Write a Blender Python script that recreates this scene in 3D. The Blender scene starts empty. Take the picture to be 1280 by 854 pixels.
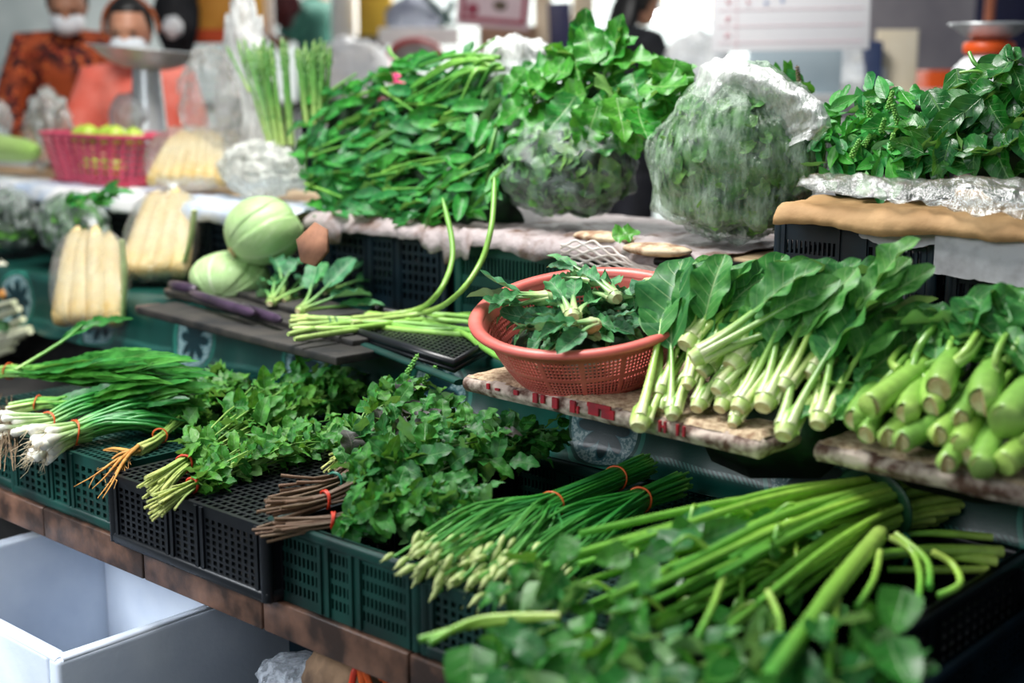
import bpy, math, random
from mathutils import Vector, Matrix, noise
random.seed(11)
SC = bpy.context.scene
COL = SC.collection
V3 = Vector
PI = math.pi
# ---------------------------------------------------------------- camera
F, CH = 1720.0, 1.33                      # focal length in pixels of the 1280x854 frame, camera height
PITCH = math.atan(332 / F)
YAW = math.atan(1990 / math.hypot(F, 332))
cam_d = bpy.data.cameras.new('camera')
cam = bpy.data.objects.new('camera', cam_d)
COL.objects.link(cam)
cam.location = (0, 0, CH)
cam.rotation_euler = (PI / 2 - PITCH, 0, YAW)
cam_d.sensor_width = 36
cam_d.lens = F * 36 / 1280
cam_d.clip_end = 60
cam_d.dof.use_dof = True
cam_d.dof.focus_distance = 2.45
cam_d.dof.aperture_fstop = 1.8
SC.camera = cam
# ---------------------------------------------------------------- light
world = bpy.data.worlds.new('world')
SC.world = world
world.use_nodes = True
wn = world.node_tree.nodes
wn['Background'].inputs[0].default_value = (0.80, 0.90, 1.0, 1)
wn['Background'].inputs[1].default_value = 0.16
def area(name, loc, target, size, power, color=(1, 1, 1)):
    l = bpy.data.lights.new(name, 'AREA')
    l.shape = 'RECTANGLE'; l.size, l.size_y = size; l.energy = power; l.color = color
    o = bpy.data.objects.new(name, l); COL.objects.link(o)
    o.location = loc
    o.rotation_euler = (V3(target) - V3(loc)).to_track_quat('-Z', 'Y').to_euler()
    return o
area('awning_daylight', (-2.7, 1.5, 3.5), (-2.0, 1.8, 0.8), (2.0, 0.9), 135, (1.0, 0.985, 0.95))
area('street_daylight', (-1.2, -1.6, 2.3), (-2.1, 1.1, 0.35), (2.0, 1.2), 30, (0.93, 0.97, 1.0))
area('foam_box_fill', (-2.9, -0.5, 1.5), (-2.45, 1.0, 0.0), (0.9, 0.7), 9, (0.90, 0.95, 1.0)).data.spread = math.radians(75)  # added fill lamp, spread narrowed, to brighten the white foam box
area('market_hall_light', (-6.5, 8.6, 4.0), (-7.5, 9.0, 0.9), (5.0, 4.0), 900, (1.0, 0.97, 0.93))
SC.view_settings.view_transform = 'Standard'
SC.view_settings.look = 'None'
SC.view_settings.gamma = 1
SC.view_settings.use_curve_mapping = False
SC.view_settings.exposure = 0.35
# ---------------------------------------------------------------- sight-line helpers (pixel of the 1280x854 photo -> world point on a surface)
_sy, _cy, _sp, _cp = math.sin(YAW), math.cos(YAW), math.sin(PITCH), math.cos(PITCH)
FW, RT, UP = V3((-_sy * _cp, _cy * _cp, -_sp)), V3((_cy, _sy, 0)), V3((-_sy * _sp, _cy * _sp, _cp))
CAM = V3((0, 0, CH))
ZU = V3((0, 0, 1))
def ray(x, y): return FW + RT * ((x - 640) / F) - UP * ((y - 427) / F)
def P(x, y, z):
    r = ray(x, y); return CAM + r * ((z - CH) / r.z)
def Q(x, y, Y):
    r = ray(x, y); return CAM + r * (Y / r.y)
def D(x, y, d): return CAM + ray(x, y) * d
class Pl:                                   # a plane: point + normal
    def __init__(s, p, n): s.p = V3(p); s.n = V3(n).normalized()
    def hit(s, x, y):
        r = ray(x, y); return CAM + r * ((s.p - CAM).dot(s.n) / r.dot(s.n))
def slope_plane(Y0, z0, sl): return Pl((0, Y0, z0), (0, -sl, 1))
# ---------------------------------------------------------------- materials
def hexc(h):
    v = [int(h[i:i + 2], 16) / 255 for i in (0, 2, 4)]
    return tuple(x / 12.92 if x <= 0.04045 else ((x + 0.055) / 1.055) ** 2.4 for x in v) + (1,)
class MT:
    def __init__(s, name):
        s.m = bpy.data.materials.new(name); s.m.use_nodes = True
        s.t = s.m.node_tree; s.n = s.t.nodes; s.b = s.n['Principled BSDF']; s.out = s.n['Material Output']
    def new(s, k, **kw):
        n = s.n.new('ShaderNode' + k)
        for a, v in kw.items(): setattr(n, a, v)
        return n
    def L(s, a, b): s.t.links.new(a, b)
    def put(s, sock, v):
        if isinstance(v, (int, float, tuple)): sock.default_value = v
        else: s.L(v, sock)
    def coord(s, kind='Object'): return s.new('TexCoord').outputs[kind]
    def math(s, op, a, b=0.0, c=0.0):
        n = s.new('Math', operation=op)
        s.put(n.inputs[0], a); s.put(n.inputs[1], b); s.put(n.inputs[2], c)
        return n.outputs[0]
    def noise(s, vec, scale, detail=4, rough=0.55, out='Fac'):
        n = s.new('TexNoise'); n.inputs['Scale'].default_value = scale
        n.inputs['Detail'].default_value = detail; n.inputs['Roughness'].default_value = rough
        if vec is not None: s.L(vec, n.inputs['Vector'])
        return n.outputs[out]
    def ramp(s, fac, stops):
        n = s.new('ValToRGB'); e = n.color_ramp.elements
        while len(e) < len(stops): e.new(0.5)
        for i, (p, c) in enumerate(stops):
            e[i].position = p; e[i].color = c if len(c) == 4 else tuple(c) + (1,)
        s.put(n.inputs[0], fac); return n.outputs[0]
    def mix(s, fac, a, b, mode='MIX'):
        n = s.new('Mix', data_type='RGBA', blend_type=mode)
        s.put(n.inputs[0], fac); s.put(n.inputs[6], a); s.put(n.inputs[7], b)
        return n.outputs[2]
    def range(s, v, a, b, c=0.0, d=1.0):
        n = s.new('MapRange'); s.put(n.inputs[0], v)
        for i, x in enumerate((a, b, c, d)): n.inputs[i + 1].default_value = x
        return n.outputs[0]
    def bump(s, h, strength=0.3, dist=0.002):
        n = s.new('Bump'); n.inputs['Strength'].default_value = strength; n.inputs['Distance'].default_value = dist
        s.L(h, n.inputs['Height']); s.L(n.outputs[0], s.b.inputs['Normal']); return n.outputs[0]
    def col(s, c): s.put(s.b.inputs['Base Color'], c)
    def rough(s, r): s.put(s.b.inputs['Roughness'], r)
_M = {}
def mat(name, c1, c2=None, rough=0.5, scale=8, bump=0.2, bscale=None, metal=0.0, lo=0.35, hi=0.65, spec=0.5, dist=0.002):
    if name in _M: return _M[name]
    m = MT(name); co = m.coord()
    c1 = hexc(c1); c2 = hexc(c2) if c2 else tuple(x * 0.7 for x in c1[:3]) + (1,)
    m.col(m.ramp(m.noise(co, scale), [(lo, c2), (hi, c1)]))
    m.rough(rough); m.b.inputs['Metallic'].default_value = metal
    m.b.inputs['Specular IOR Level'].default_value = spec
    if bump: m.bump(m.noise(co, bscale or scale * 5), bump, dist)
    _M[name] = m.m; return m.m
def leaf_mat(name, top, dark, under, vein='b8d890', vs=0.35, nv=7, rough=0.38, trans=0.18):
    if name in _M: return _M[name]
    m = MT(name)
    uv = m.new('SeparateXYZ'); m.L(m.new('TexCoord').outputs['UV'], uv.inputs[0])
    t, s_ = uv.outputs[0], uv.outputs[1]
    a = m.math('ABSOLUTE', m.math('SUBTRACT', s_, 0.5))            # 0..0.5 across
    rib = m.range(a, 0.035, 0.0)
    w = m.math('SINE', m.math('MULTIPLY', m.math('SUBTRACT', t, m.math('MULTIPLY', a, 0.45)), nv * 2 * PI))
    side = m.math('MULTIPLY', m.range(w, 0.90, 1.0), m.range(a, 0.5, 0.1, 0.0, 0.6))
    v = m.math('MAXIMUM', rib, side)
    rnd = m.new('ObjectInfo').outputs['Random']
    n = m.noise(m.coord(), 45, 3)
    body = m.mix(m.range(n, 0.3, 0.7), hexc(dark), hexc(top))
    hsv = m.new('HueSaturation'); m.L(body, hsv.inputs['Color'])
    m.L(m.range(rnd, 0, 1, 0.475, 0.515), hsv.inputs['Hue'])
    m.L(m.range(rnd, 0, 1, 1.25, 0.72), hsv.inputs['Value'])
    c = m.mix(m.math('MULTIPLY', v, vs), hsv.outputs[0], hexc(vein))
    geo = m.new('NewGeometry')
    c = m.mix(m.math('MULTIPLY', geo.outputs['Backfacing'], 0.75), c, hexc(under))
    m.col(c); m.rough(m.range(n, 0.3, 0.7, rough - 0.08, rough + 0.14))
    m.b.inputs['Specular IOR Level'].default_value = 0.45
    h = m.math('SUBTRACT', m.math('MULTIPLY', m.noise(m.coord(), 110, 2), 0.5), m.math('MULTIPLY', v, 0.8))
    bn = m.bump(h, 0.55, 0.0016)
    tr = m.new('BsdfTranslucent'); m.L(m.mix(0.35, c, hexc('a8e040')), tr.inputs[0]); m.L(bn, tr.inputs['Normal'])
    mx = m.new('MixShader'); mx.inputs[0].default_value = trans
    m.L(m.b.outputs[0], mx.inputs[1]); m.L(tr.outputs[0], mx.inputs[2]); m.L(mx.outputs[0], m.out.inputs[0])
    _M[name] = m.m; return m.m
def stalk_mat(name, stops, rough=0.35, streak=0.35, sss=0.0):      # colour along the stalk from butt (0) to tip (1)
    if name in _M: return _M[name]
    m = MT(name)
    uv = m.new('SeparateXYZ'); m.L(m.new('TexCoord').outputs['UV'], uv.inputs[0])
    c = m.ramp(uv.outputs[0], [(p, hexc(h)) for p, h in stops])
    st = m.noise(m.coord(), 60, 3)
    rnd = m.new('ObjectInfo').outputs['Random']
    ln = m.math('SINE', m.math('MULTIPLY', uv.outputs[1], 60))
    hsv = m.new('HueSaturation'); m.L(c, hsv.inputs['Color'])
    m.L(m.range(rnd, 0, 1, 0.485, 0.51), hsv.inputs['Hue'])
    m.L(m.math('MULTIPLY', m.range(rnd, 0, 1, 1.15, 0.8), m.range(st, 0.3, 0.7, 1 - streak / 2, 1 + streak / 2)), hsv.inputs['Value'])
    m.col(hsv.outputs[0]); m.rough(rough)
    m.bump(m.math('ADD', m.math('MULTIPLY', ln, 0.15), st), 0.25, 0.001)
    _M[name] = m.m; return m.m
def film_mat(name, tint='eef4f0', milk=0.22, rough=0.12, scale=14, mottled=0.25):   # thin clear plastic with milky folds
    if name in _M: return _M[name]
    m = MT(name); co = m.coord()
    mp = m.new('Mapping'); m.L(co, mp.inputs[0]); mp.inputs['Rotation'].default_value = (0.5, 0.9, 0.6); mp.inputs['Scale'].default_value = (2.6, 2.6, .7)
    n = m.noise(co, scale, 5, 0.6)
    w = m.noise(mp.outputs[0], scale * 1.6, 5, 0.65)
    n = m.math('ADD', m.math('MULTIPLY', n, 0.45), m.math('MULTIPLY', w, 0.55))
    m.b.inputs['Base Color'].default_value = hexc(tint); m.rough(0.45)
    gl = m.new('BsdfGlossy'); gl.inputs['Roughness'].default_value = rough; gl.inputs[0].default_value = (1, 1, 1, 1)
    tp = m.new('BsdfTransparent'); tp.inputs[0].default_value = (0.97, 0.985, 0.98, 1)
    bn = m.bump(m.math('ADD', n, m.math('MULTIPLY', w, 0.6)), 0.9, 0.012)
    m.L(bn, gl.inputs['Normal'])
    fr = m.new('Fresnel'); fr.inputs[0].default_value = 1.45; m.L(bn, fr.inputs['Normal'])
    m1 = m.new('MixShader'); m.L(m.math('ADD', m.math('MULTIPLY', fr.outputs[0], 0.55), 0.02), m1.inputs[0])
    m.L(tp.outputs[0], m1.inputs[1]); m.L(gl.outputs[0], m1.inputs[2])
    m2 = m.new('MixShader'); m.L(m.range(n, 0.42, 0.62, max(0, milk - mottled), milk + mottled), m2.inputs[0])
    m.L(m1.outputs[0], m2.inputs[1]); m.L(m.b.outputs[0], m2.inputs[2]); m.L(m2.outputs[0], m.out.inputs[0])
    _M[name] = m.m; return m.m
# ---------------------------------------------------------------- objects
ORG = {}                                     # world origin of every object that has children
def tag(o, label=None, cat=None, group=None, kind=None):
    for k, v in (('label', label), ('category', cat), ('group', group), ('kind', kind)):
        if v: o[k] = v
    return o
def thing(name, loc, label, cat, group=None):
    o = bpy.data.objects.new(name, None); COL.objects.link(o)
    o.empty_display_size = 0.05
    o.location = loc; ORG[o.name] = V3(loc)
    return tag(o, label, cat, group)
def org(o): return ORG.get(o.name, V3((0, 0, 0))) if o else V3((0, 0, 0))
class MB:
    def __init__(s): s.v = []; s.f = []; s.m = []; s.uv = []
    def add(s, vs, fs, mi=0, uvs=None):
        k = len(s.v); s.v += [tuple(v) for v in vs]
        s.uv += uvs if uvs else [(0.5, 0.5)] * len(vs)
        for f in fs: s.f.append(tuple(i + k for i in f)); s.m.append(mi)
    def box(s, c, size, R=None, mi=0, bev=0.0):
        c = V3(c); hx, hy, hz = [a / 2 for a in size]
        R = R or Matrix.Identity(3)
        if bev <= 0:
            vs = [c + R @ V3((x * hx, y * hy, z * hz)) for z in (-1, 1) for y in (-1, 1) for x in (-1, 1)]
            s.add(vs, [(0, 2, 3, 1), (4, 5, 7, 6), (0, 1, 5, 4), (2, 6, 7, 3), (0, 4, 6, 2), (1, 3, 7, 5)], mi)
            return
        b = min(bev, hx * .9, hy * .9, hz * .9)
        def ring(z, e):
            pts = []
            for sx, sy, a0 in ((1, 1, 0), (-1, 1, 90), (-1, -1, 180), (1, -1, 270)):
                for k in range(3):
                    a = math.radians(a0 + 45 * k)
                    pts.append(c + R @ V3((sx * (hx - b) + (b - e) * math.cos(a), sy * (hy - b) + (b - e) * math.sin(a), z)))
            return pts
        rs = [ring(-hz, b * .6), ring(-hz + b * .4, b * .15), ring(-hz + b, 0), ring(hz - b, 0), ring(hz - b * .4, b * .15), ring(hz, b * .6)]
        vs = [p for r in rs for p in r]; n = 12
        fs = [(i * n + j, i * n + (j + 1) % n, (i + 1) * n + (j + 1) % n, (i + 1) * n + j) for i in range(5) for j in range(n)]
        fs += [tuple(range(n - 1, -1, -1)), tuple(5 * n + j for j in range(n))]
        s.add(vs, fs, mi)
    def tube(s, pts, rad, seg=6, mi=0, cap=None, flat=1.0, upv=ZU):
        pts = [V3(p) for p in pts]; n = len(pts)
        if isinstance(rad, (int, float)): rad = [rad] * n
        vs, uvs = [], []
        for i, p in enumerate(pts):
            t = (pts[min(i + 1, n - 1)] - pts[max(i - 1, 0)]).normalized()
            a = t.cross(upv)
            if a.length < 1e-3: a = t.cross(V3((1, 0, 0)))
            a.normalize(); b = a.cross(t)
            for k in range(seg):
                an = 2 * PI * k / seg
                vs.append(p + a * (rad[i] * math.cos(an)) + b * (rad[i] * flat * math.sin(an)))
                uvs.append((i / (n - 1), k / seg))
        fs = [(i * seg + k, i * seg + (k + 1) % seg, (i + 1) * seg + (k + 1) % seg, (i + 1) * seg + k) for i in range(n - 1) for k in range(seg)]
        s.add(vs, fs, mi, uvs)
        cm = mi if cap is None else cap
        s.add([vs[k] for k in range(seg)], [tuple(range(seg - 1, -1, -1))], cm, [(0, .5)] * seg)
        s.add([vs[(n - 1) * seg + k] for k in range(seg)], [tuple(range(seg))], mi, [(1, .5)] * seg)
    def lathe(s, prof, M=None, seg=24, mi=0, lump=None):
        M = M or Matrix.Identity(4); vs = []; uvs = []
        for i, (r, z) in enumerate(prof):
            for k in range(seg):
                a = 2 * PI * k / seg
                v = V3((r * math.cos(a), r * math.sin(a), z))
                if lump: v = lump(v)
                vs.append(M @ v); uvs.append((i / (len(prof) - 1), k / seg))
        fs = [(i * seg + k, i * seg + (k + 1) % seg, (i + 1) * seg + (k + 1) % seg, (i + 1) * seg + k) for i in range(len(prof) - 1) for k in range(seg)]
        s.add(vs, fs, mi, uvs)
    def blob(s, c, r, M=None, seg=20, rings=12, mi=0, lump=None):
        c = V3(c); r = r if isinstance(r, (tuple, list)) else (r, r, r); vs = []; uvs = []
        M = M or Matrix.Identity(3)
        for i in range(rings + 1):
            th = PI * i / rings
            for k in range(seg):
                a = 2 * PI * k / seg
                u = V3((math.sin(th) * math.cos(a), math.sin(th) * math.sin(a), math.cos(th)))
                g = lump(u) if lump else 1.0
                vs.append(c + M @ V3((u.x * r[0] * g, u.y * r[1] * g, u.z * r[2] * g)))
                uvs.append((i / rings, k / seg))
        fs = [(i * seg + k, (i + 1) * seg + k, (i + 1) * seg + (k + 1) % seg, i * seg + (k + 1) % seg) for i in range(rings) for k in range(seg)]
        s.add(vs, fs, mi, uvs)
    def perf(s, xb, yb, hole, f, mi=0):      # a plate with real holes; f(u, v, side) -> point
        nx, ny = len(xb) - 1, len(yb) - 1; idx = {}
        k0 = len(s.v)
        def vid(i, j, w):
            q = (i, j, w)
            if q not in idx:
                idx[q] = len(s.v); s.v.append(tuple(f(xb[i], yb[j], w))); s.uv.append((xb[i], yb[j]))
            return idx[q]
        def solid(i, j): return 0 <= i < nx and 0 <= j < ny and not hole(i, j)
        for i in range(nx):
            for j in range(ny):
                if not solid(i, j): continue
                q = [(i, j), (i + 1, j), (i + 1, j + 1), (i, j + 1)]
                s.f.append(tuple(vid(a, b, 1) for a, b in q)); s.m.append(mi)
                s.f.append(tuple(vid(a, b, 0) for a, b in reversed(q))); s.m.append(mi)
                for (di, dj), (a, b) in (((0, -1), (q[0], q[1])), ((1, 0), (q[1], q[2])), ((0, 1), (q[2], q[3])), ((-1, 0), (q[3], q[0]))):
                    if not solid(i + di, j + dj):
                        s.f.append((vid(*b, 1), vid(*a, 1), vid(*a, 0), vid(*b, 0))); s.m.append(mi)
    def sheet(s, f, nu, nv, mi=0):
        vs = [f(i / nu, j / nv) for j in range(nv + 1) for i in range(nu + 1)]
        fs = [(j * (nu + 1) + i, j * (nu + 1) + i + 1, (j + 1) * (nu + 1) + i + 1, (j + 1) * (nu + 1) + i) for j in range(nv) for i in range(nu)]
        s.add(vs, fs, mi, [(i / nu, j / nv) for j in range(nv + 1) for i in range(nu + 1)])
    def mesh(s, name, mats, smooth=True, off=None):
        me = bpy.data.meshes.new(name)
        vs = s.v if off is None else [(v[0] - off.x, v[1] - off.y, v[2] - off.z) for v in s.v]
        me.from_pydata(vs, [], s.f)
        for m in (mats if isinstance(mats, (list, tuple)) else [mats]): me.materials.append(m)
        me.polygons.foreach_set('material_index', s.m)
        if smooth: me.polygons.foreach_set('use_smooth', [True] * len(s.f))
        lay = me.uv_layers.new(name='UVMap')
        li = [0] * len(me.loops); me.loops.foreach_get('vertex_index', li)
        buf = [0.0] * (2 * len(li))
        for k, i in enumerate(li): buf[2 * k], buf[2 * k + 1] = s.uv[i]
        lay.data.foreach_set('uv', buf)
        me.update(); return me
    def build(s, name, mats, parent=None, smooth=True, solid=0.0, sub=0):
        """verts are world coordinates; origin = the parent's origin, or the mesh's own base centre"""
        if parent: off = org(parent)
        else:
            xs = [v[0] for v in s.v]; ys = [v[1] for v in s.v]; zs = [v[2] for v in s.v]
            off = V3(((min(xs) + max(xs)) / 2, (min(ys) + max(ys)) / 2, min(zs)))
        o = bpy.data.objects.new(name, s.mesh(name, mats, smooth, off)); COL.objects.link(o)
        if parent: o.parent = parent; ORG[o.name] = off
        else: o.location = off; ORG[o.name] = off
        if solid:
            md = o.modifiers.new('solid', 'SOLIDIFY'); md.thickness = solid; md.offset = 0
        if sub:
            md = o.modifiers.new('sub', 'SUBSURF'); md.levels = sub; md.render_levels = sub
        return o
def put(me, name, parent, loc, dirv, upv, scale=1.0):   # link one instance of a shared mesh: local +X along dirv, +Z near upv
    x = V3(dirv).normalized(); y = V3(upv).cross(x)
    if y.length < 1e-4: y = V3((0.3, 1, 0.2)).cross(x)
    y.normalize(); z = x.cross(y)
    sc = scale if isinstance(scale, (tuple, list)) else (scale,) * 3
    M = Matrix((x * sc[0], y * sc[1], z * sc[2])).transposed().to_4x4()
    M.translation = V3(loc) - org(parent)
    o = bpy.data.objects.new(name, me); COL.objects.link(o)
    if parent: o.parent = parent
    o.matrix_basis = M
    return o
def crease(u, f, seed=0.0, lim=.28):                    # sharp valleys between smooth facets
    d_, _p = noise.voronoi(V3((u[0] * f + seed, u[1] * f, u[2] * f)))
    return min(lim, d_[1] - d_[0]) / lim
def wl(u, seed=0.0, a=.22):                             # crumpled bag outline
    return 1 + .20 * noise.noise(u * 1.9 + V3((seed, 0, 0))) + a * (.6 - crease(u, 1.9, seed)) * .8 + .035 * (.5 - crease(u, 5.0, seed))
def R_(a, b): return random.uniform(a, b)
def jit(v, a): return V3(v) + V3((random.gauss(0, a), random.gauss(0, a), random.gauss(0, a)))
def catmull(pts, n=4):
    pts = [V3(p) for p in pts]; out = []
    for i in range(len(pts) - 1):
        p0, p1, p2, p3 = pts[max(i - 1, 0)], pts[i], pts[i + 1], pts[min(i + 2, len(pts) - 1)]
        for k in range(n):
            t = k / n
            out.append(0.5 * ((2 * p1) + (p2 - p0) * t + (2 * p0 - 5 * p1 + 4 * p2 - p3) * t * t + (3 * p1 - p0 - 3 * p2 + p3) * t ** 3))
    out.append(pts[-1]); return out
def lerp(a, b, t): return a + (b - a) * t
# ---------------------------------------------------------------- leaf shapes (shared meshes, base at the origin, +X to the tip)
def leaf_mesh(name, m, L, Wd, a=0.8, b=0.8, bend=0.6, fold=0.25, ruf=0.0, fr=2.5, tooth=0.0, nt=9, nl=9, nw=4, tip=0.0, seed=0, curl=0.0):
    rg = random.Random(seed); ph = rg.uniform(0, 6); ph2 = rg.uniform(0, 6)
    vs, uvs = [], []
    x = z = 0.0; ang = 0.0
    for i in range(nl + 1):
        t = i / nl
        w = 0.5 * Wd * max(0.0, math.sin(PI * min(1, t) ** a)) ** b
        if i == 0: w = 0.04 * Wd
        if i == nl: w = 0.01 * Wd
        if tooth: w *= 1 + tooth * (1 if i % 2 else -1) * (0 if i in (0, nl) else 1)
        for j in range(nw + 1):
            s_ = 2 * j / nw - 1
            rz = ruf * Wd * abs(s_) ** 1.5 * math.sin(fr * 2 * PI * t + ph + (1.9 if s_ > 0 else 0)) * math.sin(PI * t)
            y = w * s_ * math.cos(fold * 0.6 + curl * abs(s_))
            zz = w * abs(s_) * math.sin(fold) + rz - curl * w * s_ * s_ * 0.8
            sx = 0.12 * Wd * abs(s_) * (1 - t) * 0.0
            vs.append((x - zz * math.sin(-ang) * 0 + sx, y, z + zz)); uvs.append((t, 0.5 + 0.5 * s_))
        ang = -bend * t + 0.12 * math.sin(5 * t + ph2)
        x += L / nl * math.cos(ang); z += L / nl * math.sin(ang)
    q = nw + 1
    fs = [(i * q + j, (i + 1) * q + j, (i + 1) * q + j + 1, i * q + j + 1) for i in range(nl) for j in range(nw)]
    k = MB(); k.add(vs, fs, 0, uvs); me = k.mesh(name, m); return me
def leaf_set(name, m, n, L, Wd, **kw):
    out = []
    for i in range(n):
        kk = dict(kw)
        kk['bend'] = kw.get('bend', 0.6) * R_(0.3, 1.7) * (1 if random.random() < .8 else -0.6)
        kk['fold'] = kw.get('fold', 0.25) * R_(0.5, 1.5)
        kk['ruf'] = kw.get('ruf', 0.0) * R_(0.5, 1.4)
        out.append(leaf_mesh(name, m, L * R_(.85, 1.15), Wd * R_(.85, 1.15), seed=random.randint(0, 9999), **kk))
    return out
def inpoly(x, y, pg):
    c = False; j = len(pg) - 1
    for i in range(len(pg)):
        if (pg[i][1] > y) != (pg[j][1] > y) and x < (pg[j][0] - pg[i][0]) * (y - pg[i][1]) / (pg[j][1] - pg[i][1]) + pg[i][0]: c = not c
        j = i
    return c
def scatter(pg, n):
    x0, x1 = min(p[0] for p in pg), max(p[0] for p in pg); y0, y1 = min(p[1] for p in pg), max(p[1] for p in pg)
    pts = []; best = None
    while len(pts) < n:
        c = None; bd = -1
        for _ in range(6):                       # best-candidate: even spread
            while True:
                x, y = R_(x0, x1), R_(y0, y1)
                if inpoly(x, y, pg): break
            d = min([(x - a) ** 2 + (y - b) ** 2 for a, b in pts] or [1e9])
            if d > bd: bd = d; c = (x, y)
        pts.append(c)
    return pts
def sdir(pl, x, y, ang):                         # the direction on plane pl that reads as image angle ang (degrees, 0 = right, 90 = up)
    a = math.radians(ang)
    return (pl.hit(x + 8 * math.cos(a), y - 8 * math.sin(a)) - pl.hit(x, y)).normalized()
# ---------------------------------------------------------------- the stall's own frame: u along the counter, v away from the customer
ROW = math.radians(6.5)
U_, N_ = V3((math.cos(ROW), math.sin(ROW), 0)), V3((-math.sin(ROW), math.cos(ROW), 0))
O_ = V3((-2.0, 1.095, 0))
RM = Matrix((U_, N_, ZU)).transposed()
def G(u, v, z): return O_ + U_ * u + N_ * v + ZU * z
def uv_of(p): d = V3(p) - O_; return d.dot(U_), d.dot(N_)
def rowpl(v): return Pl(G(0, v, 0), N_)
def upx(x, y, v): return uv_of(rowpl(v).hit(x, y))[0]
def rslope(v0, z0, sl): return Pl(G(0, v0, z0), -N_ * sl + ZU)
# ---------------------------------------------------------------- setting
M_floor = mat('wet_concrete', '4a4f50', '23282b', 0.35, 5, 0.3)
b = MB(); b.box((-5, 4.5, -0.03), (18, 16, 0.06)); tag(b.build('floor', M_floor, smooth=False), 'dark wet concrete market floor', kind='structure')
M_wall = mat('pale_shutter_paint', 'b5aeb2', '8f8a92', 0.5, 2, 0.1)
M_hall = mat('pale_hall_wall', 'cfd8d6', 'a5b3b3', 0.6, 1.2, 0.1)
# ---------------------------------------------------------------- counter
M_tile = mat('stained_tile', '8a6450', '33251f', 0.4, 11, 0.35, 60, lo=0.40, hi=0.74)
M_dark = mat('grimy_concrete', '2c2a28', '141414', 0.7, 9, 0.4)
ct = thing('market_counter', G(-0.4, 0.5, 0), 'low tiled market counter with a brown stained ledge', 'counter')
b = MB(); b.box(G(-0.5, 0.70, 0.475), (5.6, 1.40, 0.05), RM); b.build('counter_slab', M_dark, ct, False)
for k in range(14):
    u0 = -2.62 + 0.345 * k + 0.0
    b = MB(); b.box(G(u0 + 0.17, -0.008 + R_(-.001, .001), 0.469), (0.341, 0.014, 0.060), RM, bev=0.003); b.build('tile', M_tile, ct)
for u in (-2.4, -1.1, 0.8, 1.9):
    for v in (0.35, 1.2):
        b = MB(); b.box(G(u, v, 0.225), (0.2, 0.3, 0.45), RM); b.build('pier', M_dark, ct, False)
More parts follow.
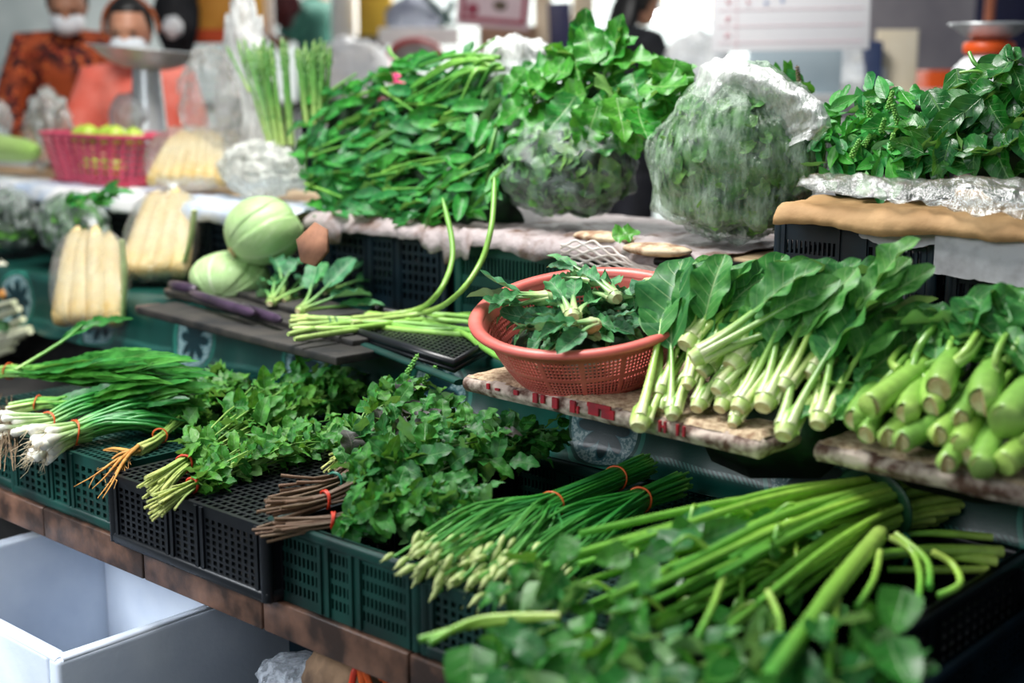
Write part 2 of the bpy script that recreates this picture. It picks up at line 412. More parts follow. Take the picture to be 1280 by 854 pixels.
# ---------------------------------------------------------------- crates
M_green = mat('dark_green_plastic', '0f4038', '08211f', 0.42, 7, 0.15, spec=0.4)
M_black = mat('black_plastic', '14181d', '090c10', 0.36, 9, 0.2, spec=0.5)
M_navy = mat('blue_black_plastic', '0c2634', '06121b', 0.45, 9, 0.15)
M_teal = mat('teal_green_plastic', '17594c', '0c3a34', 0.4, 7, 0.15)
def crate(label, u0, u1, v0, v1, z0, z1, mt, sect, rows, flip=False, group=None, hv=(0.14, 0.86), gap=0.45, cat='crate', mesh_n=(26, 34)):
    """open lattice crate; flip = upside down, its mesh bottom on top and its rim below"""
    c = thing('plastic_crate', G((u0 + u1) / 2, (v0 + v1) / 2, z0), label, cat, group)
    h = z1 - z0; th = 0.005
    def panel(p0, du, n, ln, sec, name='side_panel'):
        xb, hol = [0.0], []
        for (a, e, nc) in sec:
            w = (e - a) / nc
            for k in range(nc):
                xa = a + k * w + w * gap / 2 * 0.9; xe = a + (k + 1) * w - w * gap / 2 * 0.9
                hol += [len(xb)]; xb += [xa, xe]
        hs = set(hol)
        xb.append(1.0)
        yb, hy = [0.0], set(); w = (hv[1] - hv[0]) / rows
        for k in range(rows):
            hy.add(len(yb)); yb += [hv[0] + k * w + w * .17, hv[0] + (k + 1) * w - w * .17]
        yb.append(1.0)
        # a list entry i in hs means the cell that starts at xb[i]
        f = lambda a, e, w_: p0 + du * (a * ln) + ZU * (e * h) + n * (w_ * th)
        k = MB(); k.perf(xb, yb, lambda i, j: i in hs and j in hy, f)
        # stiffening ribs between the sections
        for (a, e, nc) in sec:
            for t in (a - 0.012, e + 0.012):
                q = p0 + du * (t * ln) + ZU * (h * .5) + n * th
                k.box(q, (0.008, 0.008, h * .96), RM if abs(du.dot(U_)) > .5 else Matrix((N_, -U_, ZU)).transposed())
        k.build(name, mt, c, False)
    L_, W_ = u1 - u0, v1 - v0
    panel(G(u0, v0, z0), U_, -N_, L_, sect)
    panel(G(u1, v1, z0), -U_, N_, L_, sect)
    s2 = [(0.06, 0.46, 10), (0.54, 0.94, 10)]
    panel(G(u1, v0, z0), N_, U_, W_, s2); panel(G(u0, v1, z0), -N_, -U_, W_, s2)
    zr, zb = (z0 + 0.012, z1 - 0.004) if flip else (z1 - 0.010, z0 + 0.004)
    o = 0.010
    k = MB()
    for (a, e_, w1, w2) in ((u0 - o, u1 + o, v0 - o, v0 + .008), (u0 - o, u1 + o, v1 - .008, v1 + o)):
        k.box(G((a + e_) / 2, (w1 + w2) / 2, zr), (e_ - a, w2 - w1, 0.020), RM, bev=0.006)
    for (a, e_) in ((u0 - o, u0 + .008), (u1 - .008, u1 + o)):
        k.box(G((a + e_) / 2, (v0 + v1) / 2, zr), (e_ - a, W_ + 0.01, 0.020), RM, bev=0.006)
    k.build('rim', mt, c)
    for (a, e_) in ((u0, v0), (u1, v0), (u0, v1), (u1, v1)):
        k = MB(); k.tube([G(a, e_, z0 + .004), G(a, e_, z1 - .004)], 0.011, 10)
        k.build('corner_post', mt, c)
    nx, ny = mesh_n
    xb = [0.0]; yb = [0.0]
    for q in range(nx): xb += [(q + .22) / nx, (q + .9) / nx]
    for q in range(ny): yb += [(q + .22) / ny, (q + .9) / ny]
    xb.append(1.0); yb.append(1.0)
    k = MB(); k.perf(xb, yb, lambda i, j: i % 2 == 1 and j % 2 == 1, lambda a, e, w_: G(u0 + a * L_, v0 + e * W_, zb + w_ * .004))
    k.build('mesh_bottom', mt, c, False)
    return c
ZC = 0.63                                    # top of the front row of crates
G1 = None
uA0, uA1 = upx(22, 610, 0.0), upx(146, 625, 0.0)
uB0, uB1 = upx(143, 620, -0.03), upx(333, 690, -0.03)
uC0, uC1 = upx(345, 700, 0.0), upx(524, 740, 0.0)
uE1 = uv_of(P(1020, 850, 0.645))[0]
crate('upturned dark green crate under the spring onions at the far left', uA0 - .33, uA0 - .012, 0.01, 0.56, .5, ZC - .01, M_green, [(.05, .45, 8), (.55, .95, 8)], 5, True)
crate('upturned dark green crate with square holes below the spring onion roots', uA0, uA1 - .005, 0.0, 0.56, .5, ZC, M_green, [(.05, .36, 5), (.43, .57, 2), (.64, .95, 5)], 6, True)
crate('upturned black crate with square holes and a thick lower rim, jutting over the ledge', uB0, uB1, -0.03, 0.55, .5, ZC, M_black, [(.05, .38, 8), (.44, .58, 3), (.64, .95, 8)], 8, True)
crate('dark green crate with slotted front below the woody basil stems', uC0, uC1, 0.0, 0.56, .5, ZC + .005, M_green, [(.06, .34, 9), (.42, .56, 5), (.64, .94, 11)], 4, False, hv=(.1, .84))
uD1 = uE1 - .30
crate('upturned dark green crate with a mesh top under the flowering chives', uC1 + .018, uD1 - .012, 0.0, 0.6, .5, ZC - .012, M_green, [(.06, .36, 6), (.43, .57, 3), (.64, .94, 6)], 6, True)
crate('black crate at the front right corner carrying the thick-stalked bundle', uD1 + .01, uE1, 0.02, 0.62, .5, ZC + .015, M_black, [(.06, .36, 6), (.43, .57, 3), (.64, .94, 6)], 6, False)
crate('spare black crate standing low beyond the front right corner', uE1 + .03, uE1 + .33, 0.20, 0.62, .5, ZC - .05, M_navy, [(.06, .46, 8), (.54, .94, 8)], 5, False)
# ---------------------------------------------------------------- middle step: plinth, oilcloth, boards
V2 = 0.665                                   # face of the middle step
b = MB(); b.box(G(-0.6, V2 + .37, .635), (5.4, .70, .265), RM); st = b.build('display_step', M_dark, None, False)
tag(st, 'wooden step behind the front crates, hidden under the green oilcloth', 'step')
def oilcloth_mat():
    m = MT('patterned_oilcloth')
    uv = m.new('SeparateXYZ'); m.L(m.new('TexCoord').outputs['UV'], uv.inputs[0])
    x, y = uv.outputs[0], uv.outputs[1]           # x in repeats, y in metres up the face
    fx = m.math('SUBTRACT', m.math('FRACT', x), 0.5)     # -.5...5 over 0.30 m
    px = m.math('MULTIPLY', fx, 0.30); py = m.math('SUBTRACT', y, 0.045)
    r = m.math('SQRT', m.math('ADD', m.math('MULTIPLY', px, px), m.math('MULTIPLY', py, py)))
    th = m.math('ARCTAN2', py, px)
    pet = m.math('ABSOLUTE', m.math('COSINE', m.math('MULTIPLY', th, 4)))
    lim = m.math('MULTIPLY_ADD', pet, 0.022, 0.020)
    flower = m.math('LESS_THAN', r, lim)
    edge = m.math('LESS_THAN', m.math('ABSOLUTE', m.math('SUBTRACT', r, lim)), 0.0022)
    inner = m.math('LESS_THAN', r, 0.052)
    nz = m.noise(m.coord(), 160, 2)
    pale = m.mix(m.math('GREATER_THAN', nz, 0.5), hexc('9fb8ba'), hexc('557f84'))
    ring = m.math('LESS_THAN', m.math('ABSOLUTE', m.math('SUBTRACT', r, 0.060)), 0.008)
    ring2 = m.math('LESS_THAN', m.math('ABSOLUTE', m.math('SUBTRACT', r, 0.060)), 0.003)
    wave = m.math('SINE', m.math('MULTIPLY', m.math('ADD', px, py), 900))
    bandy = m.math('LESS_THAN', m.math('ABSOLUTE', m.math('SUBTRACT', y, 0.018)), 0.004)
    rope = m.math('MULTIPLY', bandy, m.math('GREATER_THAN', wave, 0.0))
    base = m.mix(m.noise(m.coord(), 12), hexc('06302c'), hexc('0f4f45'))
    base = m.mix(m.math('MULTIPLY', rope, .7), base, hexc('3d7a70'))
    c = m.mix(ring, base, hexc('0a4a40')); c = m.mix(ring2, c, hexc('2f8070'))
    c = m.mix(inner, c, pale)
    c = m.mix(m.math('MULTIPLY', flower, 1.0), c, hexc('0a2e34')); c = m.mix(m.math('MULTIPLY', edge, .8), c, hexc('24606a'))
    m.col(c); m.rough(0.3); m.bump(m.noise(m.coord(), 300, 2), 0.15, 0.001)
    return m.m
M_oil = oilcloth_mat()
umed = upx(765, 525, V2)                      # a flower sits here
b = MB(); nu = 150
vs, uvs = [], []
prof = [(0.30, .772, .3), (0.02, .773, .16), (0.0, .770, .148), (-0.008, .75, .128), (-0.010, .70, .078), (-0.018, .655, .033), (-0.030, .628, .005), (-0.06, .622, -.02)]
for i in range(nu + 1):
    u = -3.2 + 5.1 * i / nu
    for (dv, z, y) in prof:
        wv = 0.006 * math.sin(u * 17) * (1 if dv < 0 else 0) + 0.004 * math.sin(u * 41 + 1) * (1 if dv < -.005 else 0)
        vs.append(G(u, V2 - .006 + dv + wv, z)); uvs.append(((u - umed) / (0.30 * 1.45) + .5, y / 1.45))
q = len(prof)
b.add(vs, [(i * q + j, i * q + j + 1, (i + 1) * q + j + 1, (i + 1) * q + j) for i in range(nu) for j in range(q - 1)], 0, uvs)
tag(b.build('oilcloth', M_oil, None, solid=.0015), 'dark green oilcloth printed with blue-white flower medallions, hanging over the step', 'tablecloth')
# boards at the left of the middle step
M_plank = mat('dirty_plank', '38342f', '111314', 0.7, 14, 0.5, 50)
M_bark = mat('split_wood', '8a6a5c', '4c3a35', 0.8, 30, 0.6)
bl = [('grey-black worn plank, front one beneath the cabbages', (170, 388), (420, 452), .775, .11, .018),
      ('dark plank lying second behind the front one under the cabbages', (205, 366), (440, 430), .789, .12, .014),
      ('dark plank at the back, touching the two cabbages', (240, 350), (400, 400), .803, .12, .014)]
for lb, a, e, z, w, t in bl:
    p0, p1 = P(*a, z), P(*e, z); d = (p1 - p0); L_ = d.length; d.normalize(); s_ = ZU.cross(d)
    k = MB(); k.box((p0 + p1) / 2 + s_ * w / 2, (L_, w, t), Matrix((d, s_, ZU)).transposed(), bev=.004)
    k.box(p0 + s_ * w * .4 - d * .012, (.03, w * .6, t * .7), Matrix((d, s_, ZU)).transposed(), bev=.003, mi=1)
    tag(k.build('wooden_plank', [M_plank, M_bark], None), lb, 'plank', 'planks under the cabbages')
# ---------------------------------------------------------------- foam slabs on the middle step
M_foam = mat('gritty_foam', 'd2bc9c', '8c6c50', 0.9, 95, 0.9, 260, lo=.3, hi=.6, dist=0.004)
M_foamedge = mat('stained_foam_edge', 'cdbcae', '5a3f33', 0.8, 34, 0.6, 120, lo=.38, hi=.6)
M_red = mat('red_print', 'b3192b', '8a2230', 0.6, 60, 0)
def slab(label, p_fl, p_fr, depth, z0, z1, name='foam_board'):
    a, e = P(*p_fl, z1), P(*p_fr, z1); d = (e - a); L_ = d.length; d.normalize(); n = ZU.cross(d)
    c = thing(name, ((a + e) / 2 + n * depth / 2).xy.to_3d() + ZU * z0, label, 'foam board')
    h = z1 - z0; nx, ny = 90, 40
    k = MB()
    def f(i, j):
        x, y = i / nx * L_, j / ny * depth
        r = 0.03; zz = z1 + .0035 * noise.noise(V3((x * 30, y * 30, 1))) + .002 * noise.noise(V3((x * 110, y * 110, 3)))
        ex = min(x, L_ - x, y)
        if ex < .012: zz -= (.012 - ex) * .5
        yy = y + (.006 * noise.noise(V3((x * 14, 0, 7))) if j == 0 else 0)
        return a + d * x + n * yy + ZU * (zz - z1)
    k.add([f(i, j) for j in range(ny + 1) for i in range(nx + 1)], [(j * (nx + 1) + i, j * (nx + 1) + i + 1, (j + 1) * (nx + 1) + i + 1, (j + 1) * (nx + 1) + i) for j in range(ny) for i in range(nx)])
    k.build('board_top', M_foam, c)
    k = MB(); per = [(i / nx * L_, 0) for i in range(nx + 1)] + [(L_, j / ny * depth) for j in range(1, ny + 1)] + [(L_ - i / nx * L_, depth) for i in range(1, nx + 1)] + [(0, depth - j / ny * depth) for j in range(1, ny)]
    m = len(per); nz = 6; vs = []
    for q in range(nz + 1):
        t = q / nz
        for (x, y) in per:
            ex = -.010 * math.sin(PI * t) + .005 * noise.noise(V3((x * 18, y * 18, t * 3))) + (0.006 if q == 0 else 0)
            cx, cy = L_ / 2, depth / 2; dirv = V3((x - cx, y - cy, 0)); 
            nn = V3((0, -1, 0)) if y == 0 else (V3((0, 1, 0)) if y == depth else V3((1 if x > cx else -1, 0, 0)))
            vs.append(a + d * (x - nn.x * ex * 1) + n * (y - nn.y * ex) - ZU * (h * t + .004))
    k.add(vs, [(q * m + i, q * m + (i + 1) % m, (q + 1) * m + (i + 1) % m, (q + 1) * m + i) for q in range(nz) for i in range(m)])
    k.build('board_edge', M_foamedge, c)
    return c, a, d, n, L_, h
s1, a1, d1, n1, L1, h1 = slab('gritty foam board with red printing on its edge, under the pink colander', (583, 466), (950, 546), .46, .778, .808)
for x0, w, z_, hh in ((.16, .010, -.014, .016), (.175, .008, -.013, .014), (.20, .012, -.015, .018), (.235, .011, -.014, .020), (.245, .004, -.018, .012), (.285, .05, -.004, .007), (.275, .022, -.014, .013), (.302, .026, -.014, .015), (.395, .004, -.014, .018), (.404, .004, -.014, .018), (.40, .01, -.014, .003), (.425, .004, -.014, .018), (.436, .004, -.014, .016), (.12, .01, -.012, .008), (.06, .006, -.012, .01), (.08, .01, -.014, .004)):
    k = MB(); k.box(a1 + d1 * (x0 * L1 / .55) - n1 * .0125 + ZU * z_, (w, .004, hh), Matrix((d1, n1, ZU)).transposed())
    k.build('red_print', M_red, s1, False)
s2, a2, d2, n2, L2, h2 = slab('bare gritty foam board under the thick-stemmed kale on the right', (1022, 548), (1330, 612), .44, .778, .808)
# ---------------------------------------------------------------- rear row: crates and what covers them
V3R = 0.95
def ucr(x0, x1, y, v): return upx(x0, y, v), upx(x1, y, v)
sq = [(.05, .34, 6), (.42, .58, 4), (.66, .95, 6)]
for lb, x0, x1, y, z1, mt, ss, rows, v in [
    ('blue-black crate in the shade behind the two cabbages', 262, 402, 300, .965, M_navy, sq, 6, .97),
    ('blue-black crate with square holes behind the bunch of long beans', 410, 556, 330, .965, M_navy, sq, 6, .95),
    ('teal green crate with fine slots behind the left of the colander', 574, 724, 340, .965, M_teal, [(.04, .96, 30)], 2, .95),
    ('black crate in the shade straight behind the colander', 738, 925, 340, .965, M_black, sq, 5, .97),
    ('blue-black crate with square holes below the brown paper', 974, 1166, 320, 1.080, M_navy, [(.05, .4, 11), (.6, .95, 8)], 6, .93),
    ('blue-black crate below the torn white foam at the right edge', 1190, 1420, 350, 1.064, M_navy, [(.04, .96, 16)], 6, .93)]:
    a, e = ucr(x0, x1, y, v)
    crate(lb, a, e, v, v + .42, .772, z1, mt, ss, rows, False)
for k, (u0, u1) in enumerate(((-3.1, -2.55), (-2.52, -1.95), (-1.92, -1.36))):
    crate(('black crate under the far left end of the goods shelf', 'black crate under the corn bags, second from the left end', 'black crate under the right half of the white-wrapped shelf')[k], u0, u1, 1.0, 1.36, .772, .955, M_black, sq, 6, False)
# rear shelf boards (what the top goods stand on)
M_kraft = mat('brown_kraft_paper', 'c9a373', 'a57f52', 0.75, 6, 0.5, 25, dist=.006)
M_wfoam = mat('dirty_white_foam', 'd6d8dc', '8f8d90', 0.75, 9, 0.35, 60, lo=.3, hi=.5)
M_wrap = mat('crumpled_pale_wrap', 'a89c9c', '6f564a', 0.55, 16, 0.8, 40, lo=.32, hi=.5, dist=.008)
def board(name, label, cat, u0, u1, v0, v1, z0, z1, m, bev=.006):
    k = MB(); k.box(G((u0 + u1) / 2, (v0 + v1) / 2, (z0 + z1) / 2), (u1 - u0, v1 - v0, z1 - z0), RM, bev=bev)
    return tag(k.build(name, m), label, cat)
M_board = mat('pale_board', 'c7b08c', '8c6c48', 0.7, 9, 0.3)
M_print = mat('printed_wrap', 'e6e6e6', 'b9c8dc', 0.4, 7, 0.5, 18, lo=.4, hi=.6, dist=.006)
board('shelf_board', 'brown board edged with white printed wrap, under the pink basket at the left', 'board', -3.3, upx(380, 250, .9), .93, 1.40, .968, .985, M_board)
board('shelf_board', 'pale board carrying the leaf pile and the clear bags in the middle', 'board', upx(384, 280, .9), upx(950, 300, .9) + .02, .93, 1.40, .968, .985, M_board)
uk0 = upx(972, 280, .86)
board('shelf_board', 'pale board under the brown paper on the right', 'board', uk0 + .02, uk0 + 1.25, .90, 1.40, 1.086, 1.098, M_board)
def drape(name, label, cat, u0, u1, vb, vf, z, drop, m, nu=90, nv=16, amp=.010, fr=9, edge=.03, seed=0, parent=None, thick=.002):
    """a crumpled sheet lying at height z from vb forward to vf, its front hanging down by drop(u01)"""
    k = MB()
    def f(a, e):
        u = u0 + (u1 - u0) * a
        dr = drop(a) if callable(drop) else drop
        L1_, t = vb - vf, e
        tot = L1_ + dr; s_ = t * tot
        n1 = noise.noise(V3((u * fr, e * 5, seed))); n2 = noise.noise(V3((u * fr * 3.3, e * 12, seed + 5)))
        w = amp * (n1 + .5 * n2)
        if s_ < L1_: return G(u, vb - s_, z + abs(w) * (0.5 + t))
        q = s_ - L1_
        return G(u, vf - .02 * math.sin(min(1, q / .03) * PI / 2) + w * 1.4, z - q + amp * .5 * n2)
    k.sheet(f, nu, nv)
    o = k.build(name, m, parent, True, solid=thick)
    return tag(o, label, cat) if not parent else o
uL = upx(384, 270, .9); uM = upx(905, 300, .9)
drape('wrapping_sheet', 'crumpled dirty white wrapping sheet hanging over the shelf edge under the leaf pile', 'wrapping', uL, uM, 1.39, .90, .989,
      lambda a: .030 + .028 * max(0, noise.noise(V3((a * 9, 0, 2)))) * 2 + (.03 if .40 < a < .47 or .05 < a < .12 else 0), M_wrap, 150, 26, .012, 12, seed=1)
drape('printed_wrapping_sheet', 'white plastic wrap with pale blue print rolled over the left shelf edge', 'wrapping', -3.2, upx(372, 240, .9), 1.1, .895, .988, .045, M_print, 90, 18, .012, 7, seed=4)
drape('kraft_paper', 'crinkled brown kraft paper covering the right end of the shelf', 'paper', uk0, uk0 + 1.25, 1.39, .865, 1.102, lambda a: .034 + .010 * noise.noise(V3((a * 9, 0, 4))), M_kraft, 160, 40, .009, 9, seed=9)
u_a, u_b, u_c = upx(1068, 300, .87), upx(1172, 300, .87), upx(1330, 300, .87)
def foam_flap(label, u0, u1, v, z1, low):
    k = MB(); n = 26; vs = []
    for w in (0, .012):
        for i in range(n + 1):
            a = i / n; u = u0 + (u1 - u0) * a
            vs += [G(u, v + w, z1), G(u, v + w, z1 - low(a))]
    m = 2 * (n + 1); fs = []
    for i in range(n):
        fs += [(2 * i, 2 * i + 1, 2 * i + 3, 2 * i + 2), (m + 2 * i, m + 2 * i + 2, m + 2 * i + 3, m + 2 * i + 1), (2 * i + 1, m + 2 * i + 1, m + 2 * i + 3, 2 * i + 3), (2 * i, 2 * i + 2, m + 2 * i + 2, m + 2 * i)]
    fs += [(0, m, m + 1, 1), (2 * n, 2 * n + 1, m + 2 * n + 1, m + 2 * n)]
    k.add(vs, fs); tag(k.build('foam_sheet', M_wfoam, None, False), label, 'foam sheet', None)
foam_flap('thin torn white foam strip hanging under the left of the brown paper', u_a, u_b - .004, .885, 1.076, lambda a: .038 - .016 * abs(a * 2 - 1) ** 2 + .004 * noise.noise(V3((a * 12, 0, 0))))
foam_flap('larger cracked white foam sheet hanging at the right edge below the brown paper', u_b, u_c, .86, 1.072, lambda a: .068 + .012 * a + .004 * noise.noise(V3((a * 16, 3, 0))))
# brown board scrap behind the cabbages
k = MB(); p = D(392, 305, 2.78)
Rz = Matrix.Rotation(.6, 3, FW) @ RM; vs_ = [(-.05, -.02), (-.03, .035), (.01, .042), (.05, .012), (.042, -.03), (.0, -.045)]; m_ = len(vs_)
k.add([p + Rz @ V3((x, w, z)) for w in (-.004, .004) for x, z in vs_], [tuple(range(m_)), tuple(range(2 * m_ - 1, m_ - 1, -1))] + [(i, m_ + i, m_ + (i + 1) % m_, (i + 1) % m_) for i in range(m_)])
tag(k.build('cardboard_scrap', mat('brown_card', 'a8765a', '6f4a38', .85, 12, .4)), 'torn brown cardboard scrap between the cabbage and the crates', 'cardboard')
# dried foam block with brown crust under the largest bag
k = MB(); p0, p1 = G(upx(782, 300, .87), .87, .995), G(upx(862, 305, .87), .87, .995)
k.blob((p0 + p1) / 2, ((p1 - p0).length / 2, .045, .013), RM, 24, 10, lump=lambda u: 1 + .12 * noise.noise(u * 4))
tag(k.build('foam_offcut', mat('scorched_foam', 'd8c4a4', '7a4a2c', .85, 30, .7, 150, lo=.35, hi=.6)), 'brown-crusted oval foam offcut lying in front of the largest bag', 'offcut')
k = MB(); p0, p1 = G(upx(725, 285, .95), .93, 1.0), G(upx(800, 285, .95), .93, 1.0)
k.blob((p0 + p1) / 2, ((p1 - p0).length / 2, .03, .012), RM, 24, 10, lump=lambda u: 1 + .2 * noise.noise(u * 5))
tag(k.build('foam_offcut', _M['scorched_foam']), 'long thin crusted foam offcut beneath the bag of leaves with the toothed bunch', 'offcut')
_leafspot = None
# black tray edge beside the offcut
a, e = upx(815, 325, .86), upx(905, 325, .86)
k = MB(); k.box(G((a + e) / 2, .98, .972), (e - a, .24, .014), RM, bev=.006); k.box(G((a + e) / 2, .98, .960), (e - a - .02, .22, .012), RM, bev=.004)
tag(k.build('black_tray', M_black), 'black tray rim jutting out below the largest bag', 'tray')
# white foam fruit net
k = MB(); M_net = mat('white_foam_net', 'e9e2dc', 'cbbfb6', .6, 30, .2)
a, e = upx(700, 310, .845), upx(828, 335, .845)
for i in range(7):
    pts = []
    for q in range(41):
        t = q / 40; s_ = (i + .42 * math.sin(t * PI * 11 + (PI if i % 2 else 0))) / 6
        taper = .35 + .65 * math.sin(PI * min(1, t * 1.3 + .12)) ** .6
        s_ = (s_ - .5) * taper
        u = a + (e - a) * t
        pts.append(G(u, .862 - .012 * math.cos(s_ * 3) + (s_ * .02), .968 - t * .012 - s_ * .062 * .9 + .006 * math.sin(t * 5)))
    k.tube(pts, .0028, 5)
tag(k.build('foam_net', M_net), 'white foam fruit net draped over the shelf edge behind the colander', 'net')
# ---------------------------------------------------------------- black trays on the middle step behind the beans
def tray(label, corners, z, h=.022, m=M_black, nx=26, ny=14):
    A_, B_, C_, E_ = [P(x, y, z) for x, y in corners]      # front-left, front-right, back-right, back-left
    c = thing('black_tray', (A_ + B_ + C_ + E_) / 4 - ZU * h, label, 'tray', 'flat black mesh trays')
    f = lambda a, e, w: lerp(lerp(A_, B_, a), lerp(E_, C_, a), e) - ZU * (.006 - .003 * w)
    xb = [0]; yb = [0]
    for q in range(nx): xb += [(q + .25) / nx, (q + .85) / nx]
    for q in range(ny): yb += [(q + .25) / ny, (q + .85) / ny]
    xb.append(1); yb.append(1)
    k = MB(); k.perf(xb, yb, lambda i, j: i % 2 == 1 and j % 2 == 1, f); k.build('mesh_base', m, c, False)
    k = MB(); loop = [A_, lerp(A_, B_, .5), B_, lerp(B_, C_, .5), C_, lerp(C_, E_, .5), E_, lerp(E_, A_, .5), A_]
    k.tube([p - ZU * .003 for p in loop], .009, 8, flat=1.1); k.build('rim', m, c)
    k = MB(); k.tube([p - ZU * .016 for p in loop], .006, 8, flat=1.1); k.build('lower_rim', m, c)
tray('flat black mesh tray under the tips of the long beans', [(430, 408), (568, 452), (628, 418), (470, 385)], .802)
k = MB(); p0, p1 = P(446, 428, .782), P(575, 478, .782)
k.tube([p0, lerp(p0, p1, .5), p1], .013, 8, flat=.45)
tag(k.build('plastic_strip', M_green), 'dark green plastic strip lying in front of the black mesh tray', 'strip')
# ================================================================ vegetables: materials and shared leaves
M_lkale = leaf_mat('kale_leaf', '2f9440', '0c5022', '7fae6a', 'a8d48c', .35, 6, .36)
M_ltooth = leaf_mat('toothed_leaf', '3da233', '156320', '8dba6c', 'b8dc90', .4, 6, .36, .22)
M_lbasil = leaf_mat('basil_leaf', '37a340', '11662c', '86c078', 'b0dc98', .3, 5, .36, .2)
M_ldark = leaf_mat('dark_oval_leaf', '237a2a', '0a4217', '7fae62', '9cd080', .45, 7, .28)
M_lmust = leaf_mat('mustard_leaf', '4c9a44', '1f6a30', '7fb070', 'c4e0a0', .55, 7, .45, .15)
M_lblue = leaf_mat('blue_green_leaf', '4f9a62', '1f5c3a', '8ab894', 'c0d8b0', .45, 6, .5, .1)
M_lstrap = leaf_mat('strap_leaf', '3f9a3c', '12581f', '6aa858', '9ccc70', .35, 3, .33, .2)
M_lherb = leaf_mat('herb_leaf', '46982e', '175f1e', '7aa85c', 'b4dc98', .35, 6, .5, .2)
M_lpurp = leaf_mat('purple_leaf', '4a4a44', '23222a', '6a6058', '7a7a60', .3, 6, .5, .1)
M_lmint = leaf_mat('mint_leaf', '2f8a30', '0c4a1a', '6a9c5c', '98cc80', .4, 7, .48, .2)
M_lglory = leaf_mat('glory_leaf', '2f8a30', '0f5420', '8ab47a', 'a8d48a', .35, 5, .38, .25)
M_core = mat('leaf_core_shade', '0d3d1a', '041a0a', .7, 30, .6, 60)  # leaf core painted dark for the shade deep inside heaps and bags
M_stem = stalk_mat('green_stem', [(0, '9cc070'), (.3, '6aa84a'), (1, '3c8a34')])
M_stemd = stalk_mat('kale_stalk', [(0, '7ab04c'), (1, '4c9a3c')])
M_must = stalk_mat('mustard_stalk', [(0, 'e0e6b4'), (.18, 'c4dc8c'), (.55, '9cc860'), (1, '6aa848')], .3)
M_butt = mat('cut_butt', 'd8c896', 'a8895a', .7, 60, .4, 200)
M_gai = stalk_mat('thick_kale_stem', [(0, 'a8cc6c'), (.3, '8cbc54'), (1, '6ca844')], .32, .3)
M_buttw = mat('pale_cut_end', 'e2dcae', 'c0a878', .65, 70, .3, 200)
M_wood = stalk_mat('woody_stem', [(0, '7a6048'), (.4, '5c4a38'), (1, '3f7a3a')], .6)
M_herb = stalk_mat('herb_stem', [(0, 'c0c87c'), (.3, '94b85c'), (1, '559a42')], .45)
M_band_o = mat('orange_rubber_band', 'e2662a', 'c44c1c', .4, 30, 0)
M_band_r = mat('red_rubber_band', 'e0401f', 'b02a18', .4, 30, 0)
M_band_g = mat('green_tie', '1c7a62', '0e5444', .4, 30, 0)
LK = leaf_set('kale_leaf', M_lkale, 8, .092, .030, bend=.55, fold=.4, ruf=.12, a=.85, b=.62)
LT = leaf_set('toothed_leaf', M_ltooth, 6, .13, .095, bend=.9, fold=.25, ruf=.16, tooth=.07, nl=14, a=.62, b=.7, nw=6)
LB = leaf_set('basil_leaf', M_lbasil, 6, .052, .022, bend=.6, fold=.35, ruf=.05, a=.75, nl=7)
LD = leaf_set('oval_leaf', M_ldark, 6, .105, .055, bend=.7, fold=.3, ruf=.10, a=.72, b=.75, nl=10)
LM = leaf_set('mustard_leaf', M_lmust, 6, .17, .088, bend=.42, fold=.45, ruf=.11, a=.9, b=.48, nl=18, nw=8, fr=2.3)
LBL = leaf_set('blue_green_leaf', M_lblue, 6, .085, .045, bend=.9, fold=.5, ruf=.13, a=.9, b=.5, nl=13, nw=6, fr=3)
LH = leaf_set('herb_leaf', M_lherb, 8, .05, .026, bend=.8, fold=.35, ruf=.14, nl=9, a=.8, b=.62)
LHs = leaf_set('small_herb_leaf', M_lherb, 4, .026, .014, bend=.6, fold=.3, ruf=.08, nl=6, a=.75)
LMI = leaf_set('mint_leaf', M_lmint, 8, .054, .031, bend=.9, fold=.35, ruf=.16, tooth=.02, nl=12, a=.78, b=.6)
LPU = leaf_set('purple_leaf', M_lpurp, 3, .055, .034, bend=.8, fold=.4, ruf=.12, tooth=.05, nl=9, a=.7)
LG = leaf_set('glory_leaf', M_lglory, 5, .075, .045, bend=.7, fold=.25, ruf=.06, nl=8, a=.5, b=.7)
LC = leaf_set('coriander_leaf', M_lherb, 5, .022, .024, bend=.5, fold=.2, ruf=.2, tooth=.3, nl=7, a=.9, b=.5, fr=4)
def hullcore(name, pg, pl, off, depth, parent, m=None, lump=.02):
    """opaque core behind the visible leaves, coloured dark for the shade between them"""
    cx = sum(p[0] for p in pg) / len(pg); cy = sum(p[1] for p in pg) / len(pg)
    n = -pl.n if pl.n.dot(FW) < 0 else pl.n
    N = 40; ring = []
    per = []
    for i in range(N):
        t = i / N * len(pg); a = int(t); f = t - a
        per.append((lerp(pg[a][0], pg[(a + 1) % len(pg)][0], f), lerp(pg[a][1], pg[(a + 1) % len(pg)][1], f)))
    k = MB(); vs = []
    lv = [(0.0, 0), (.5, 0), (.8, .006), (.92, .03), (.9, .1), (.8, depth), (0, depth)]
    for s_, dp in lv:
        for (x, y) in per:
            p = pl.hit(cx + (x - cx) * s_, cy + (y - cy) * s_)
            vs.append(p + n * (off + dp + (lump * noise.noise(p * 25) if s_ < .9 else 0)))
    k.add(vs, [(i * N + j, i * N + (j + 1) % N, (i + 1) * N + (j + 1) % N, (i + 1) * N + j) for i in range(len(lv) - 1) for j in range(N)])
    o = k.build(name, m or M_core, parent); o['kind'] = 'stuff'; return o
